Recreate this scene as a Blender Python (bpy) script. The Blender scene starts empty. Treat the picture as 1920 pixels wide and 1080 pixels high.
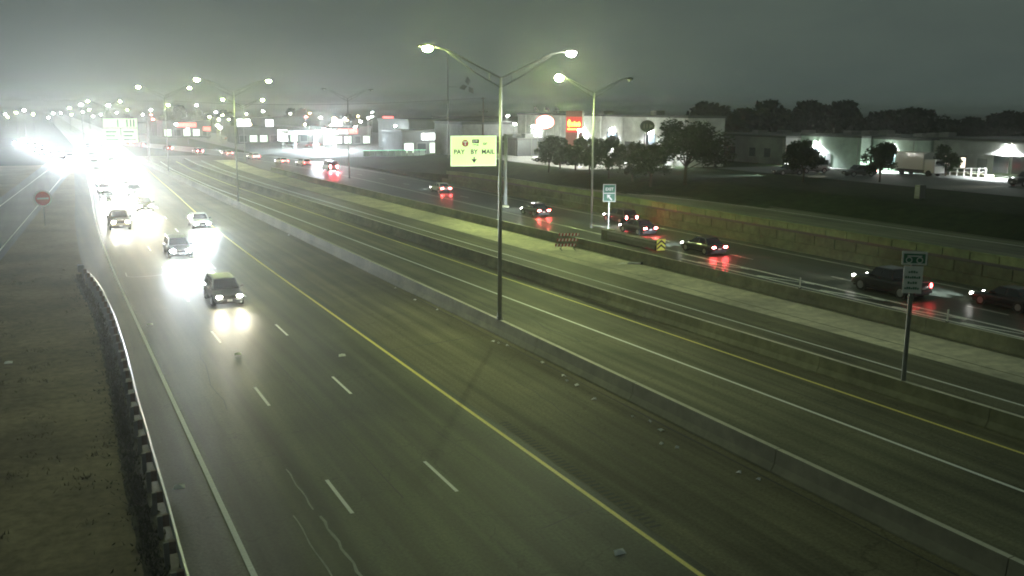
import bpy, bmesh, math, random
from mathutils import Vector, Matrix
R = math.radians
sc = bpy.context.scene
col = sc.collection
random.seed(7)

# ---------------------------------------------------------------- camera
CAM_H = 12.7
PITCH, YAW, ROLL = R(10.77), R(26.3), R(0.45)
cd = bpy.data.cameras.new('camera')
cd.sensor_width = 36.0
cd.lens = 1780 / 1920 * 36.0
cd.clip_start = 0.3
cd.clip_end = 8000
cam = bpy.data.objects.new('camera', cd)
col.objects.link(cam)
cp, sp, cy, sy = math.cos(PITCH), math.sin(PITCH), math.cos(YAW), math.sin(YAW)
right0 = Vector((cy, -sy, 0)); down0 = Vector((-sy * sp, -cy * sp, -cp)); fwd = Vector((sy * cp, cy * cp, -sp))
c_, s_ = math.cos(ROLL), math.sin(ROLL)
right = right0 * c_ - down0 * s_
up = -(right0 * s_ + down0 * c_)
cam.matrix_world = Matrix((( right.x, up.x, -fwd.x, 0.0), (right.y, up.y, -fwd.y, 0.0), (right.z, up.z, -fwd.z, CAM_H), (0, 0, 0, 1)))
sc.camera = cam

# ---------------------------------------------------------------- world: hazy, light-polluted sky before dawn
w = bpy.data.worlds.new('World'); sc.world = w; w.use_nodes = True
nt = w.node_tree; nt.nodes.clear()
wo = nt.nodes.new('ShaderNodeOutputWorld')
sky = nt.nodes.new('ShaderNodeTexSky'); sky.sky_type = 'NISHITA'; sky.sun_disc = False
sky.sun_elevation = R(-3.0); sky.sun_rotation = R(120); sky.air_density = 1.5; sky.dust_density = 3.0
b1 = nt.nodes.new('ShaderNodeBackground'); b1.inputs['Strength'].default_value = 0.05
b2 = nt.nodes.new('ShaderNodeBackground'); b2.inputs['Color'].default_value = (0.076, 0.103, 0.090, 1); b2.inputs['Strength'].default_value = 0.88
wc = nt.nodes.new('ShaderNodeTexCoord'); wm = nt.nodes.new('ShaderNodeMapping'); wm.inputs['Scale'].default_value = (2.2, 2.2, 7.0)
wn = nt.nodes.new('ShaderNodeTexNoise'); wn.inputs['Scale'].default_value = 1.6; wn.inputs['Detail'].default_value = 7; wn.inputs['Roughness'].default_value = .6
wr = nt.nodes.new('ShaderNodeValToRGB'); wr.color_ramp.elements[0].position = .3; wr.color_ramp.elements[0].color = (.064,.088,.080,1)
wr.color_ramp.elements[1].position = .7; wr.color_ramp.elements[1].color = (.088,.118,.100,1)          # thin low cloud lit by the city
nt.links.new(wc.outputs['Generated'], wm.inputs['Vector']); nt.links.new(wm.outputs[0], wn.inputs['Vector']); nt.links.new(wn.outputs['Fac'], wr.inputs['Fac']); nt.links.new(wr.outputs['Color'], b2.inputs['Color'])
ad = nt.nodes.new('ShaderNodeAddShader')
nt.links.new(sky.outputs[0], b1.inputs['Color']); nt.links.new(b1.outputs[0], ad.inputs[0]); nt.links.new(b2.outputs[0], ad.inputs[1])
nt.links.new(ad.outputs[0], wo.inputs['Surface'])

sc.view_settings.view_transform = 'Standard'; sc.view_settings.look = 'None'
sc.view_settings.exposure = 0.0; sc.view_settings.gamma = 1.0; sc.view_settings.use_curve_mapping = False
sc.render.engine = 'CYCLES'
sc.cycles.use_denoising = True
sc.cycles.max_bounces = 6; sc.cycles.volume_bounces = 2; sc.cycles.diffuse_bounces = 2; sc.cycles.glossy_bounces = 2
sc.cycles.transparent_max_bounces = 8
sc.cycles.sample_clamp_indirect = 4.0
sc.cycles.filter_width = 1.9

LAMP_COL = (0.84, 1.0, 0.34)      # yellow-green street light
LAMP_E = 1550.0
HEAD_P = 8000.0                    # watts of one headlight beam

# ---------------------------------------------------------------- helpers
class MB:
    def __init__(s): s.v = []; s.f = []
    def add(s, vs, fs):
        o = len(s.v); s.v += [tuple(v) for v in vs]; s.f += [tuple(i + o for i in f) for f in fs]; return s
    def box(s, x0, x1, y0, y1, z0, z1):
        return s.add([(x0,y0,z0),(x1,y0,z0),(x1,y1,z0),(x0,y1,z0),(x0,y0,z1),(x1,y0,z1),(x1,y1,z1),(x0,y1,z1)],
                     [(0,3,2,1),(4,5,6,7),(0,1,5,4),(1,2,6,5),(2,3,7,6),(3,0,4,7)])
    def quad(s, a, b, c, d): return s.add([a,b,c,d], [(0,1,2,3)])
    def tube(s, p, q, r0, r1=None, n=8):
        r1 = r0 if r1 is None else r1
        p, q = Vector(p), Vector(q); d = (q - p).normalized()
        a = d.orthogonal().normalized(); b = d.cross(a)
        vs = []
        for c, r in ((p, r0), (q, r1)):
            for i in range(n):
                t = 2 * math.pi * i / n; vs.append(c + a * (r * math.cos(t)) + b * (r * math.sin(t)))
        fs = [(i, (i + 1) % n, n + (i + 1) % n, n + i) for i in range(n)] + [tuple(range(n - 1, -1, -1)), tuple(range(n, 2 * n))]
        return s.add(vs, fs)
    def disc(s, c, r, axis='x', t=0.05, n=20, r2=None):
        ax = {'x': Vector((1,0,0)), 'y': Vector((0,1,0)), 'z': Vector((0,0,1))}[axis]
        return s.tube(Vector(c) - ax * t / 2, Vector(c) + ax * t / 2, r, r if r2 is None else r2, n)
    def ball(s, c, rx, ry, rz, n=10, m=6):
        vs = []; fs = []
        for j in range(m + 1):
            ph = math.pi * j / m
            for i in range(n):
                t = 2 * math.pi * i / n
                vs.append((c[0] + rx * math.sin(ph) * math.cos(t), c[1] + ry * math.sin(ph) * math.sin(t), c[2] + rz * math.cos(ph)))
        for j in range(m):
            for i in range(n): fs.append((j*n+i, (j+1)*n+i, (j+1)*n+(i+1)%n, j*n+(i+1)%n))
        return s.add(vs, fs)
    def prism(s, pts, y0, y1):       # outline in x,z pushed along y
        n = len(pts)
        return s.add([(x, y0, z) for x, z in pts] + [(x, y1, z) for x, z in pts],
                     [tuple(range(n)), tuple(range(2*n-1, n-1, -1))] + [(i, n+i, n+(i+1)%n, (i+1)%n) for i in range(n)])
    def build(s, name, m, parent=None, smooth=False):
        me = bpy.data.meshes.new(name); me.from_pydata(s.v, [], s.f); me.update()
        if smooth: me.polygons.foreach_set('use_smooth', [True] * len(me.polygons))
        me.materials.append(m)
        o = bpy.data.objects.new(name, me); col.objects.link(o)
        if parent: o.parent = parent
        return o

def tag(o, label, cat, group=None):
    o['label'] = label; o['category'] = cat
    if group: o['group'] = group
    return o
def thing(name, label, cat, loc=(0,0,0), rz=0, group=None):
    o = bpy.data.objects.new(name, None); col.objects.link(o); o.empty_display_size = 0.3
    o.location = loc; o.rotation_euler = (0, 0, rz)
    return tag(o, label, cat, group)
def struct(o, kind='structure'):
    o['kind'] = kind; return o
def copy_tree(o, parent=None):
    c = o.copy(); col.objects.link(c); c.parent = parent
    for ch in list(o.children): copy_tree(ch, c)
    return c

# materials -----------------------------------------------------
def mat(name, c, rough=0.8, var=0.25, scale=1.0, metal=0.0, bump=0.0, c2=None, spec=0.5, big=None, coat=0.0):
    m = bpy.data.materials.new(name); m.use_nodes = True
    n = m.node_tree; b = n.nodes['Principled BSDF']
    b.inputs['Roughness'].default_value = rough; b.inputs['Metallic'].default_value = metal
    b.inputs['Specular IOR Level'].default_value = spec
    if coat: b.inputs['Coat Weight'].default_value = coat; b.inputs['Coat Roughness'].default_value = 0.05
    if var <= 0 and bump <= 0:
        b.inputs['Base Color'].default_value = (*c, 1); return m
    g = n.nodes.new('ShaderNodeNewGeometry')
    t = n.nodes.new('ShaderNodeTexNoise'); t.inputs['Scale'].default_value = scale; t.inputs['Detail'].default_value = 6; t.inputs['Roughness'].default_value = 0.65
    n.links.new(g.outputs['Position'], t.inputs['Vector'])
    rp = n.nodes.new('ShaderNodeValToRGB')
    c2 = c2 or tuple(x * (1 + var) for x in c); lo = tuple(x * (1 - var) for x in c)
    rp.color_ramp.elements[0].position = 0.3; rp.color_ramp.elements[0].color = (*lo, 1)
    rp.color_ramp.elements[1].position = 0.7; rp.color_ramp.elements[1].color = (*c2, 1)
    n.links.new(t.outputs['Fac'], rp.inputs['Fac'])
    out = rp.outputs['Color']
    if big:                                  # slow, wide staining
        t2 = n.nodes.new('ShaderNodeTexNoise'); t2.inputs['Scale'].default_value = big; t2.inputs['Detail'].default_value = 4
        n.links.new(g.outputs['Position'], t2.inputs['Vector'])
        r2 = n.nodes.new('ShaderNodeValToRGB'); r2.color_ramp.elements[0].position = .35; r2.color_ramp.elements[1].position = .65
        r2.color_ramp.elements[0].color = (.72,.72,.72,1); r2.color_ramp.elements[1].color = (1.15,1.15,1.12,1)
        n.links.new(t2.outputs['Fac'], r2.inputs['Fac'])
        mx = n.nodes.new('ShaderNodeMix'); mx.data_type = 'RGBA'; mx.blend_type = 'MULTIPLY'; mx.inputs[0].default_value = 1
        n.links.new(out, mx.inputs[6]); n.links.new(r2.outputs['Color'], mx.inputs[7]); out = mx.outputs[2]
    n.links.new(out, b.inputs['Base Color'])
    if bump > 0:
        bp = n.nodes.new('ShaderNodeBump'); bp.inputs['Strength'].default_value = bump; bp.inputs['Distance'].default_value = 0.03
        n.links.new(t.outputs['Fac'], bp.inputs['Height']); n.links.new(bp.outputs['Normal'], b.inputs['Normal'])
    return m

def road_mat(name, c, rough, streak=0.36, spec=.4, tracks=None):
    """worn pavement: fine grain, slow stains, streaks drawn out along the traffic, darker wheel tracks, cracks"""
    m = mat(name, c, rough, 0.34, 9.0, bump=0.35, big=0.13, spec=spec)
    n = m.node_tree; b = n.nodes['Principled BSDF']
    old = b.inputs['Base Color'].links[0].from_socket
    g = n.nodes.new('ShaderNodeNewGeometry')
    mp = n.nodes.new('ShaderNodeMapping'); mp.inputs['Scale'].default_value = (1.6, 0.035, 1)
    n.links.new(g.outputs['Position'], mp.inputs['Vector'])
    t = n.nodes.new('ShaderNodeTexNoise'); t.inputs['Scale'].default_value = 1.0; t.inputs['Detail'].default_value = 5
    n.links.new(mp.outputs[0], t.inputs['Vector'])
    r = n.nodes.new('ShaderNodeValToRGB')
    r.color_ramp.elements[0].position = .35; r.color_ramp.elements[0].color = (1-streak,)*3 + (1,)
    r.color_ramp.elements[1].position = .65; r.color_ramp.elements[1].color = (1+streak*.5,)*3 + (1,)
    n.links.new(t.outputs['Fac'], r.inputs['Fac'])
    mx = n.nodes.new('ShaderNodeMix'); mx.data_type = 'RGBA'; mx.blend_type = 'MULTIPLY'; mx.inputs[0].default_value = 1
    n.links.new(old, mx.inputs[6]); n.links.new(r.outputs['Color'], mx.inputs[7])
    if tracks:                               # tyre-polished wheel paths, two to a lane
        sx_ = n.nodes.new('ShaderNodeSeparateXYZ'); n.links.new(g.outputs['Position'], sx_.inputs[0])
        ma = n.nodes.new('ShaderNodeMath'); ma.operation = 'SUBTRACT'; ma.inputs[1].default_value = tracks[0]; n.links.new(sx_.outputs['X'], ma.inputs[0])
        mb = n.nodes.new('ShaderNodeMath'); mb.operation = 'MULTIPLY'; mb.inputs[1].default_value = 4 * math.pi / tracks[1]; n.links.new(ma.outputs[0], mb.inputs[0])
        mc = n.nodes.new('ShaderNodeMath'); mc.operation = 'COSINE'; n.links.new(mb.outputs[0], mc.inputs[0])
        md = n.nodes.new('ShaderNodeMath'); md.operation = 'MULTIPLY_ADD'; md.inputs[1].default_value = .20; md.inputs[2].default_value = .96; n.links.new(mc.outputs[0], md.inputs[0])
        mt_ = n.nodes.new('ShaderNodeMix'); mt_.data_type = 'RGBA'; mt_.blend_type = 'MULTIPLY'; mt_.inputs[0].default_value = 1
        n.links.new(mx.outputs[2], mt_.inputs[6]); n.links.new(md.outputs[0], mt_.inputs[7]); mx = mt_
    # cracks
    v = n.nodes.new('ShaderNodeTexVoronoi'); v.feature = 'DISTANCE_TO_EDGE'; v.inputs['Scale'].default_value = 0.16; v.inputs['Randomness'].default_value = 1
    nz = n.nodes.new('ShaderNodeTexNoise'); nz.inputs['Scale'].default_value = 0.9; nz.inputs['Detail'].default_value = 4
    n.links.new(g.outputs['Position'], nz.inputs['Vector'])
    vm = n.nodes.new('ShaderNodeVectorMath'); vm.operation = 'MULTIPLY_ADD'; vm.inputs[1].default_value = (2.5, 2.5, 0)
    n.links.new(nz.outputs['Color'], vm.inputs[0]); n.links.new(g.outputs['Position'], vm.inputs[2])
    n.links.new(vm.outputs[0], v.inputs['Vector'])
    cr = n.nodes.new('ShaderNodeValToRGB'); cr.color_ramp.elements[0].position = 0.0; cr.color_ramp.elements[0].color = (.62,.62,.6,1)
    cr.color_ramp.elements[1].position = 0.006; cr.color_ramp.elements[1].color = (1,1,1,1)
    n.links.new(v.outputs['Distance'], cr.inputs['Fac'])
    m2 = n.nodes.new('ShaderNodeMix'); m2.data_type = 'RGBA'; m2.blend_type = 'MULTIPLY'; m2.inputs[0].default_value = 1
    n.links.new(mx.outputs[2], m2.inputs[6]); n.links.new(cr.outputs['Color'], m2.inputs[7])
    n.links.new(m2.outputs[2], b.inputs['Base Color'])
    return m

def em(name, c, s):
    m = bpy.data.materials.new(name); m.use_nodes = True
    b = m.node_tree.nodes['Principled BSDF']; b.inputs['Base Color'].default_value = (*[min(1, x) for x in c], 1)
    b.inputs['Emission Color'].default_value = (*c, 1); b.inputs['Emission Strength'].default_value = s
    return m

M = dict(
    road=road_mat('worn_road_concrete', (.100,.105,.062), .58, spec=.25, tracks=(4.4, 3.66)),
    shoulder=road_mat('shoulder_concrete', (.16,.152,.088), .7, spec=.2),
    managed=road_mat('managed_lane_concrete', (.158,.156,.094), .65, spec=.25),
    wb=road_mat('westbound_asphalt', (.065,.076,.058), .42, spec=.45),
    ramp=road_mat('ramp_concrete', (.16,.16,.15), .55),
    front=road_mat('frontage_concrete', (.15,.165,.105), .7, spec=.2),
    strip=mat('pale_concrete_strip', (.58,.55,.40), .85, .26, 1.3, big=.18, bump=.15),
    soil=mat('bare_soil_and_dry_grass', (.25,.21,.135), .95, .3, 2.2, c2=(.31,.265,.17), big=.22, bump=.5, spec=.08),
    mow=mat('mow_strip_weeds', (.09,.09,.055), .95, .5, 3.0, bump=.6),
    weed=mat('weed_blades', (.06,.068,.034), .95, .5, 2.0, spec=.05),
    drygrass=mat('dry_grass_blades', (.14,.125,.07), .95, .4, 2.0, spec=.05),
    grass=mat('mown_grass', (.025,.048,.017), .95, .45, .8, c2=(.04,.065,.022), big=.05, bump=.4, spec=.04),
    lot=mat('parking_lot_concrete', (.30,.30,.27), .85, .15, .9, big=.1),
    farlot=mat('far_asphalt', (.09,.10,.09), .8, .2, .3),
    conc=mat('cast_concrete', (.17,.175,.115), .85, .16, 2.2, big=.35, bump=.15),
    conctop=mat('lamplit_top_concrete', (.55,.54,.42), .85, .15, 3.0),  # same concrete, lightened as if lamp-lit from above
    concd=mat('weathered_concrete', (.18,.185,.115), .9, .25, 1.5, big=.3, bump=.2),
    wallp=mat('wall_panel_concrete', (.085,.105,.055), .9, .35, 1.6, big=.3, bump=.2),
    wallu=mat('upper_wall_concrete', (.125,.17,.07), .9, .3, 1.4, big=.4, bump=.2),
    white=mat('white_paint', (.84,.85,.78), .55, .14, 9.0),
    yellow=mat('yellow_paint', (.84,.74,.20), .55, .14, 9.0),
    tar=mat('bitumen_sealant', (.03,.03,.028), .6, .3, 4.0),
    groove=mat('groove_shade', (.06,.065,.05), .8, .2, 4.0),
    chalk=mat('pale_spill', (.42,.43,.36), .8, .2, 5.0),
    galv=mat('galvanised_steel', (.30,.32,.29), .45, .12, 3.0, metal=.75),
    galvd=mat('dull_steel', (.20,.21,.19), .5, .15, 3.0, metal=.6),
    wood=mat('timber_post', (.16,.12,.08), .85, .3, 6.0),
    black=mat('black_rubber', (.02,.02,.02), .8, 0),
    dark=mat('black_plastic', (.025,.025,.028), .5, 0),
    glass=mat('car_glass', (.01,.012,.014), .06, 0, spec=.8),
    rim=mat('alloy_rim', (.45,.45,.46), .3, 0, metal=.9),
    chrome=mat('chrome', (.6,.6,.62), .15, 0, metal=1),
    plate=mat('licence_plate', (.6,.6,.58), .5, 0),
    winglass=mat('window_glass', (.03,.04,.045), .12, 0, spec=.7),
    frame=mat('window_frame', (.25,.26,.25), .5, 0),
    bark=mat('bark', (.06,.045,.03), .95, .3, 5.0),
    leafa=mat('leaf_dark', (.026,.046,.016), .7, .35, .9, spec=.1),
    leafb=mat('leaf_mid', (.034,.055,.02), .7, .35, .9, spec=.1),
    leafc=mat('leaf_olive', (.022,.036,.017), .7, .35, .7, spec=.1),
    signback=mat('sign_aluminium', (.35,.36,.35), .5, .1, 4.0, metal=.6),
    signwhite=mat('sign_sheeting_white', (.75,.76,.72), .5, .05, 4.0),
    signgreen=mat('sign_sheeting_green', (.014,.15,.07), .5, .1, 3.0),
    signred=mat('sign_sheeting_red', (.45,.03,.03), .5, .1, 3.0),
    signyel=mat('sign_sheeting_yellow', (.85,.9,.12), .4, 0),
    ink=mat('sign_black', (.01,.01,.01), .6, 0),
    litter=mat('litter_paper', (.75,.75,.70), .7, .15, 6.0),
    lens=em('street_lamp_lens', LAMP_COL, LAMP_E),
    lensw=em('white_lamp_lens', (.97, 1.0, .93), LAMP_E * .6),
    lensgore=em('bright_lamp_lens', (.80, 1.0, .36), LAMP_E * 1.25),
    flood=em('floodlight_lens', (.82, .93, 1.0), 7000),
    farlens=em('far_lamp_lens', LAMP_COL, 300),
    farlensw=em('far_white_lamp_lens', (.97, 1.0, .93), 300),
    lensoff=mat('unlit_lens', (.5,.52,.48), .2, 0),
)

# ---------------------------------------------------------------- alignment (X across the roads, Y along them)
def lerp(a, b, t): return a + (b - a) * t
def sstep(x, a, b):
    t = max(0.0, min(1.0, (x - a) / (b - a))); return t * t * (3 - 2 * t)
def c1(y):                      # eastbound lanes ease to the right far off
    if y < 70: return 0.0
    if y < 140: return 3e-4 * (y - 70) ** 2
    return 1.47 + 0.03 * (min(y, 330) - 140)
def c2(y):                      # managed lanes run at a slight angle
    if y < 160: return -0.038 * (y - 30)
    if y < 200: return -4.94 - 0.009 * (y - 160)
    return -5.3 + 0.03 * (min(y, 330) - 200)
def c3(y):                      # westbound lanes swing left far off
    return 0.0 if y < 150 else -8e-4 * (min(y, 345) - 150) ** 2
def xb1(y): return 22.75 - 0.012 * max(0, y - 50)
def ground_h(x, y):             # terrace above the retaining wall
    if x < 61.8: return 0.0
    y0 = 125 + min(75, max(0, (x - 62) * 1.5))
    xr = lerp(74, 66, sstep(y, 85, 118))                    # the grass bank rises behind the frontage road
    return (1.9 + 1.4 * sstep(x, xr, xr + 8)) * (1 - sstep(y, y0, y0 + 80))

YS = [-40 + 4 * i for i in range(36)] + [104 + 8 * i for i in range(32)] + [360 + 40 * i for i in range(12)] + [900, 1100, 1400, 1800]
def sheet(name, xa, xb, z, m, ys=YS, parent=None, nx=1):
    b = MB(); n = len(ys); vs = []
    for y in ys:
        for k in range(nx + 1): vs.append((lerp(xa(y), xb(y), k / nx), y, z))
    fs = [(i*(nx+1)+k, i*(nx+1)+k+1, (i+1)*(nx+1)+k+1, (i+1)*(nx+1)+k) for i in range(n - 1) for k in range(nx)]
    return b.add(vs, fs).build(name, m, parent)

# terrain
XS = [-4000, -1500, -600, -250, -120, -60, -30, -15, -5, 10, 30, 50, 61.74, 61.84, 64, 66, 67, 68, 69, 70, 71, 72, 73, 74, 75, 76, 77, 78, 79, 80, 81, 82, 83, 85, 90, 100, 115, 135, 170, 220, 300, 450, 700, 1200, 2500, 4000]
YT = [-900, -300, -100, -40, 0, 20, 40, 60, 80, 100, 115, 125, 132, 140, 148, 156, 164, 172, 180, 190, 200, 212, 225, 240, 260, 280, 310, 360, 450, 700, 1200, 2500, 5000]
tb = MB(); nx = len(XS)
tv = [(x, y, ground_h(x, y) - 0.05) for y in YT for x in XS]
tf = [(j*nx+i, j*nx+i+1, (j+1)*nx+i+1, (j+1)*nx+i) for j in range(len(YT)-1) for i in range(nx-1)]
terrain = struct(tb.add(tv, tf).build('ground', M['grass']))

soil = struct(sheet('bare_ground', lambda y: -45.0, lambda y: 2.4 + c1(y), -0.02, M['soil'], [y for y in YS if y <= 230]))
ebroad = struct(sheet('eastbound_road', lambda y: 2.3 + c1(y), lambda y: min(xb1(y), 25) if y < 250 else 21.5 + c1(y) - 5, 0.0, M['road'], nx=3))
shoulder = struct(sheet('median_shoulder', lambda y: 15.95 + c1(y), lambda y: min(xb1(y), 25) - .02, 0.002, M['shoulder'], [y for y in YS if y <= 200], nx=2))
mroad = struct(sheet('managed_lane_road', lambda y: xb1(y), lambda y: 46.0 + c2(y), 0.001, M['managed'], [y for y in YS if y <= 260], nx=3))
wbroad = struct(sheet('westbound_road', lambda y: 46.0 + (c2(y) if y < 170 else min(c2(y), c3(y) + 3)), lambda y: 61.2 + c3(y), 0.003, M['wb'], nx=3))
strip = struct(sheet('concrete_strip', lambda y: 40.7 + c2(y), lambda y: 45.4 + c2(y), 0.007, M['strip'], [y for y in YS if y <= 232]))
def gx_mow(y): return 2.15 + .45 * sstep(y, 28, 56) - .55 * sstep(y, 62, 76)
def rampx(y): return -3.6 + 0.076 * (y - 97)       # right-hand edge line of the exit ramp
ramp = struct(sheet('exit_ramp', lambda y: rampx(y) - 5.6, lambda y: rampx(y) + .7, -0.010, M['ramp'], [y for y in YS if y <= 232]))
mow = struct(sheet('mow_strip', lambda y: gx_mow(y) - .42 - .12 * random.random(), lambda y: gx_mow(y) + .12 + .08 * random.random(), -0.008, M['mow'], [8 + .35 * i for i in range(195)]))
lot = struct(MB().quad((75, 128, 3.30), (93, 128, 3.30), (93, 176, 3.30), (75, 176, 3.30)).build('parking_lot', M['lot']))
MB
lot.location.z = 0.0
farlot = struct(MB().quad((52, 235, 0.0), (150, 235, 0.0), (150, 460, 0.0), (52, 460, 0.0)).build('retail_parking', M['farlot']))
rlot = struct(MB().quad((98, 60, 3.29), (122, 60, 3.29), (122, 125, 3.29), (98, 125, 3.29)).build('office_drive', M['farlot']))
def fr_edge(y): return lerp(73.4, 65.4, sstep(y, 85, 118))
front = struct(sheet('frontage_road', lambda y: 62.3, fr_edge, 1.885, M['front'], [y for y in YS if y <= 122]))

# painted lines: each a child of its road
def line(name, parent, xf, y0, y1, wd, m, z=0.006, step=6):
    n = max(1, int((y1 - y0) / step)); ys = [y0 + (y1 - y0) * i / n for i in range(n + 1)]
    return sheet(name, lambda y: xf(y) - wd / 2, lambda y: xf(y) + wd / 2, z, m, ys, parent)
line('edge_line', ebroad, lambda y: 4.4 + c1(y), -30, 330, .17, M['white'])
line('edge_line', ebroad, lambda y: 15.55 + c1(y), -30, 330, .17, M['yellow'])
for x0, ph in ((8.03, 30.6), (11.72, 30.8)):
    for k in range(-4, 20):
        y = ph - 3.05 + 12.19 * k
        line('lane_dash', ebroad, lambda yy, x0=x0: x0 + c1(yy), y, y + 3.05, .13, M['white'])
line('edge_line', mroad, lambda y: 28.75 + c2(y), -30, 230, .17, M['white'], .008)
line('edge_line', mroad, lambda y: 32.15 + c2(y), -30, 230, .15, M['yellow'], .008)
line('edge_line', mroad, lambda y: 37.75 + c2(y), -30, 230, .15, M['white'], .008)
line('edge_joint', mroad, lambda y: 30.2 + c2(y) * .9, -30, 60, .05, M['tar'], .009)
line('strip_edge', strip, lambda y: 40.7 + c2(y), -30, 230, .22, M['conc'], .012)
line('strip_seam', strip, lambda y: 42.0 + c2(y), -30, 75, .10, M['concd'], .012)
line('strip_gutter', strip, lambda y: 45.3 + c2(y), -30, 230, .12, M['tar'], .012)
# westbound: gore lines, chevrons, lane dashes, far edge
def g_lo(y): return 47.2 + .031 * (70 - y) * .9
line('gore_line', wbroad, lambda y: 49.2 + .02 * (50 - y) if y < 70 else 48.8, 8, 66, .28, M['white'], .010)
line('gore_line', wbroad, lambda y: 50.9 + (.004 * (50 - y)), 8, 68, .28, M['white'], .010)
line('edge_line', wbroad, lambda y: 50.9 + c3(y), 68, 330, .17, M['white'], .010)
line('edge_line', wbroad, lambda y: 59.6 + c3(y), -30, 330, .17, M['white'], .010)
for k in range(-2, 22):
    y = 51.0 + 12.19 * k
    line('lane_dash', wbroad, lambda yy: 54.35 + c3(yy), y, y + 3.05, .13, M['white'], .010)
for yc in (59.5, 52.2, 45.6, 39.2, 34.0, 28.5, 23.0):
    b = MB(); a = 49.05 + .02 * (50 - yc); e = 50.85
    b.add([(a, yc + 4.6, .011), (a + .45, yc + 4.6, .011), (e - .30, yc + .55, .011), (e - .30, yc, .011)], [(3,2,1,0)])
    b.add([(e - .32, yc - .2, .0112), (e - .02, yc - .2, .0112), (e - .02, yc + 1.5, .0112), (e - .32, yc + .55, .0112)], [(0,1,2,3)])
    b.build('gore_chevron', M['white'], wbroad)
line('edge_line', front, lambda y: 62.9, 10, 118, .14, M['white'], 1.892)
line('edge_line', front, lambda y: lerp(62.9, fr_edge(y), .80), 10, 118, .14, M['white'], 1.892)
line('kerb', front, lambda y: fr_edge(y) + .1, 10, 118, .3, M['conc'], 1.94)
for k in range(7, 44): line('pavement_joint', front, lambda y: lerp(62.9, fr_edge(y), .42), 2.44 * k, 2.44 * k + 1.9, .06, M['tar'], 1.890)
# ramp lines
line('edge_line', ramp, lambda y: rampx(y), 60, 215, .15, M['white'], -.004)
line('edge_line', ramp, lambda y: rampx(y) - 4.4 + .01 * (y - 131), 60, 215, .15, M['white'], -.004)
# saw-cut joints, sealed cracks, loop detector, rumble-groove shade strips, spill trails on the eastbound road
def trail(name, parent, pts, wd, m, z):
    b = MB(); vs = []
    for i, (x, y) in enumerate(pts):
        p, q = pts[max(0, i-1)], pts[min(len(pts)-1, i+1)]
        d = Vector((q[0]-p[0], q[1]-p[1])).normalized(); wv = wd * (0.7 + .6 * random.random()) / 2
        vs += [(x - d.y * wv, y + d.x * wv, z), (x + d.y * wv, y - d.x * wv, z)]
    return b.add(vs, [(2*i, 2*i+1, 2*i+3, 2*i+2) for i in range(len(pts)-1)]).build(name, m, parent)
trail('sealed_joint', ebroad, [(15.8 + i * .7 , 46.6 + .12*i + .03 * math.sin(i)) for i in range(10)], .07, M['tar'], .005)
trail('sealed_joint', ebroad, [(9.9 + .008*math.sin(y*.8), y) for y in range(28, 62, 2)], .04, M['tar'], .005)
trail('sealed_joint', ebroad, [(22.0 + .02*math.sin(y), y) for y in range(12, 62, 2)], .08, M['tar'], .005)
trail('sealed_joint', mroad, [(26.0 + .2*math.sin(i*1.3), 44 + i) for i in range(10)], .07, M['tar'], .0095)
trail('sealed_joint', mroad, [(25.3 + .1*math.sin(i*1.9), 52 + i) for i in range(12)], .07, M['tar'], .0095)
for (x0_, y0_, n_, dx_, dy_) in ((6.3, 40, 9, .02, 1.3), (13.6, 30, 12, -.03, 1.1), (18.6, 27, 14, .05, .9), (19.9, 50, 10, -.08, 1.4), (12.9, 24, 6, .5, .12), (5.0, 33.5, 7, .5, .05)):
    px_, py_ = x0_, y0_; pp = []
    for q in range(n_): pp.append((px_, py_)); px_ += dx_ + random.uniform(-.12, .12); py_ += dy_ + random.uniform(-.05, .05)
    trail('sealed_crack', ebroad, pp, .035, M['tar'], .0052)
trail('detector_loop', ebroad, [(5.2, 77.5), (5.15, 75.8), (5.5, 75.3), (6.3, 75.2), (7.2, 75.3), (7.7, 75.5)], .10, M['chalk'], .0045)
trail('spill_trail', ebroad, [(7.0 + .03*math.sin(i*1.7), 32.2 - i * .55 ) for i in range(8)], .05, M['chalk'], .0045)
trail('spill_trail', ebroad, [(7.05 + .04*math.sin(i*2.1), 27.8 - i * .5) for i in range(12)], .08, M['chalk'], .0045)
trail('spill_trail', ebroad, [(6.3 + .03*math.sin(i*1.1), 28.2 - i * .55) for i in range(10)], .045, M['chalk'], .0045)
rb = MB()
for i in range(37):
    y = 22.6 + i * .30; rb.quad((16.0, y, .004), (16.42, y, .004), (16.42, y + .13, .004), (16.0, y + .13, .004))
struct(rb.build('rumble_groove_shade', M['groove'], ebroad), 'stuff')  # flat dark strips painted for the shade inside the grooves

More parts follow.
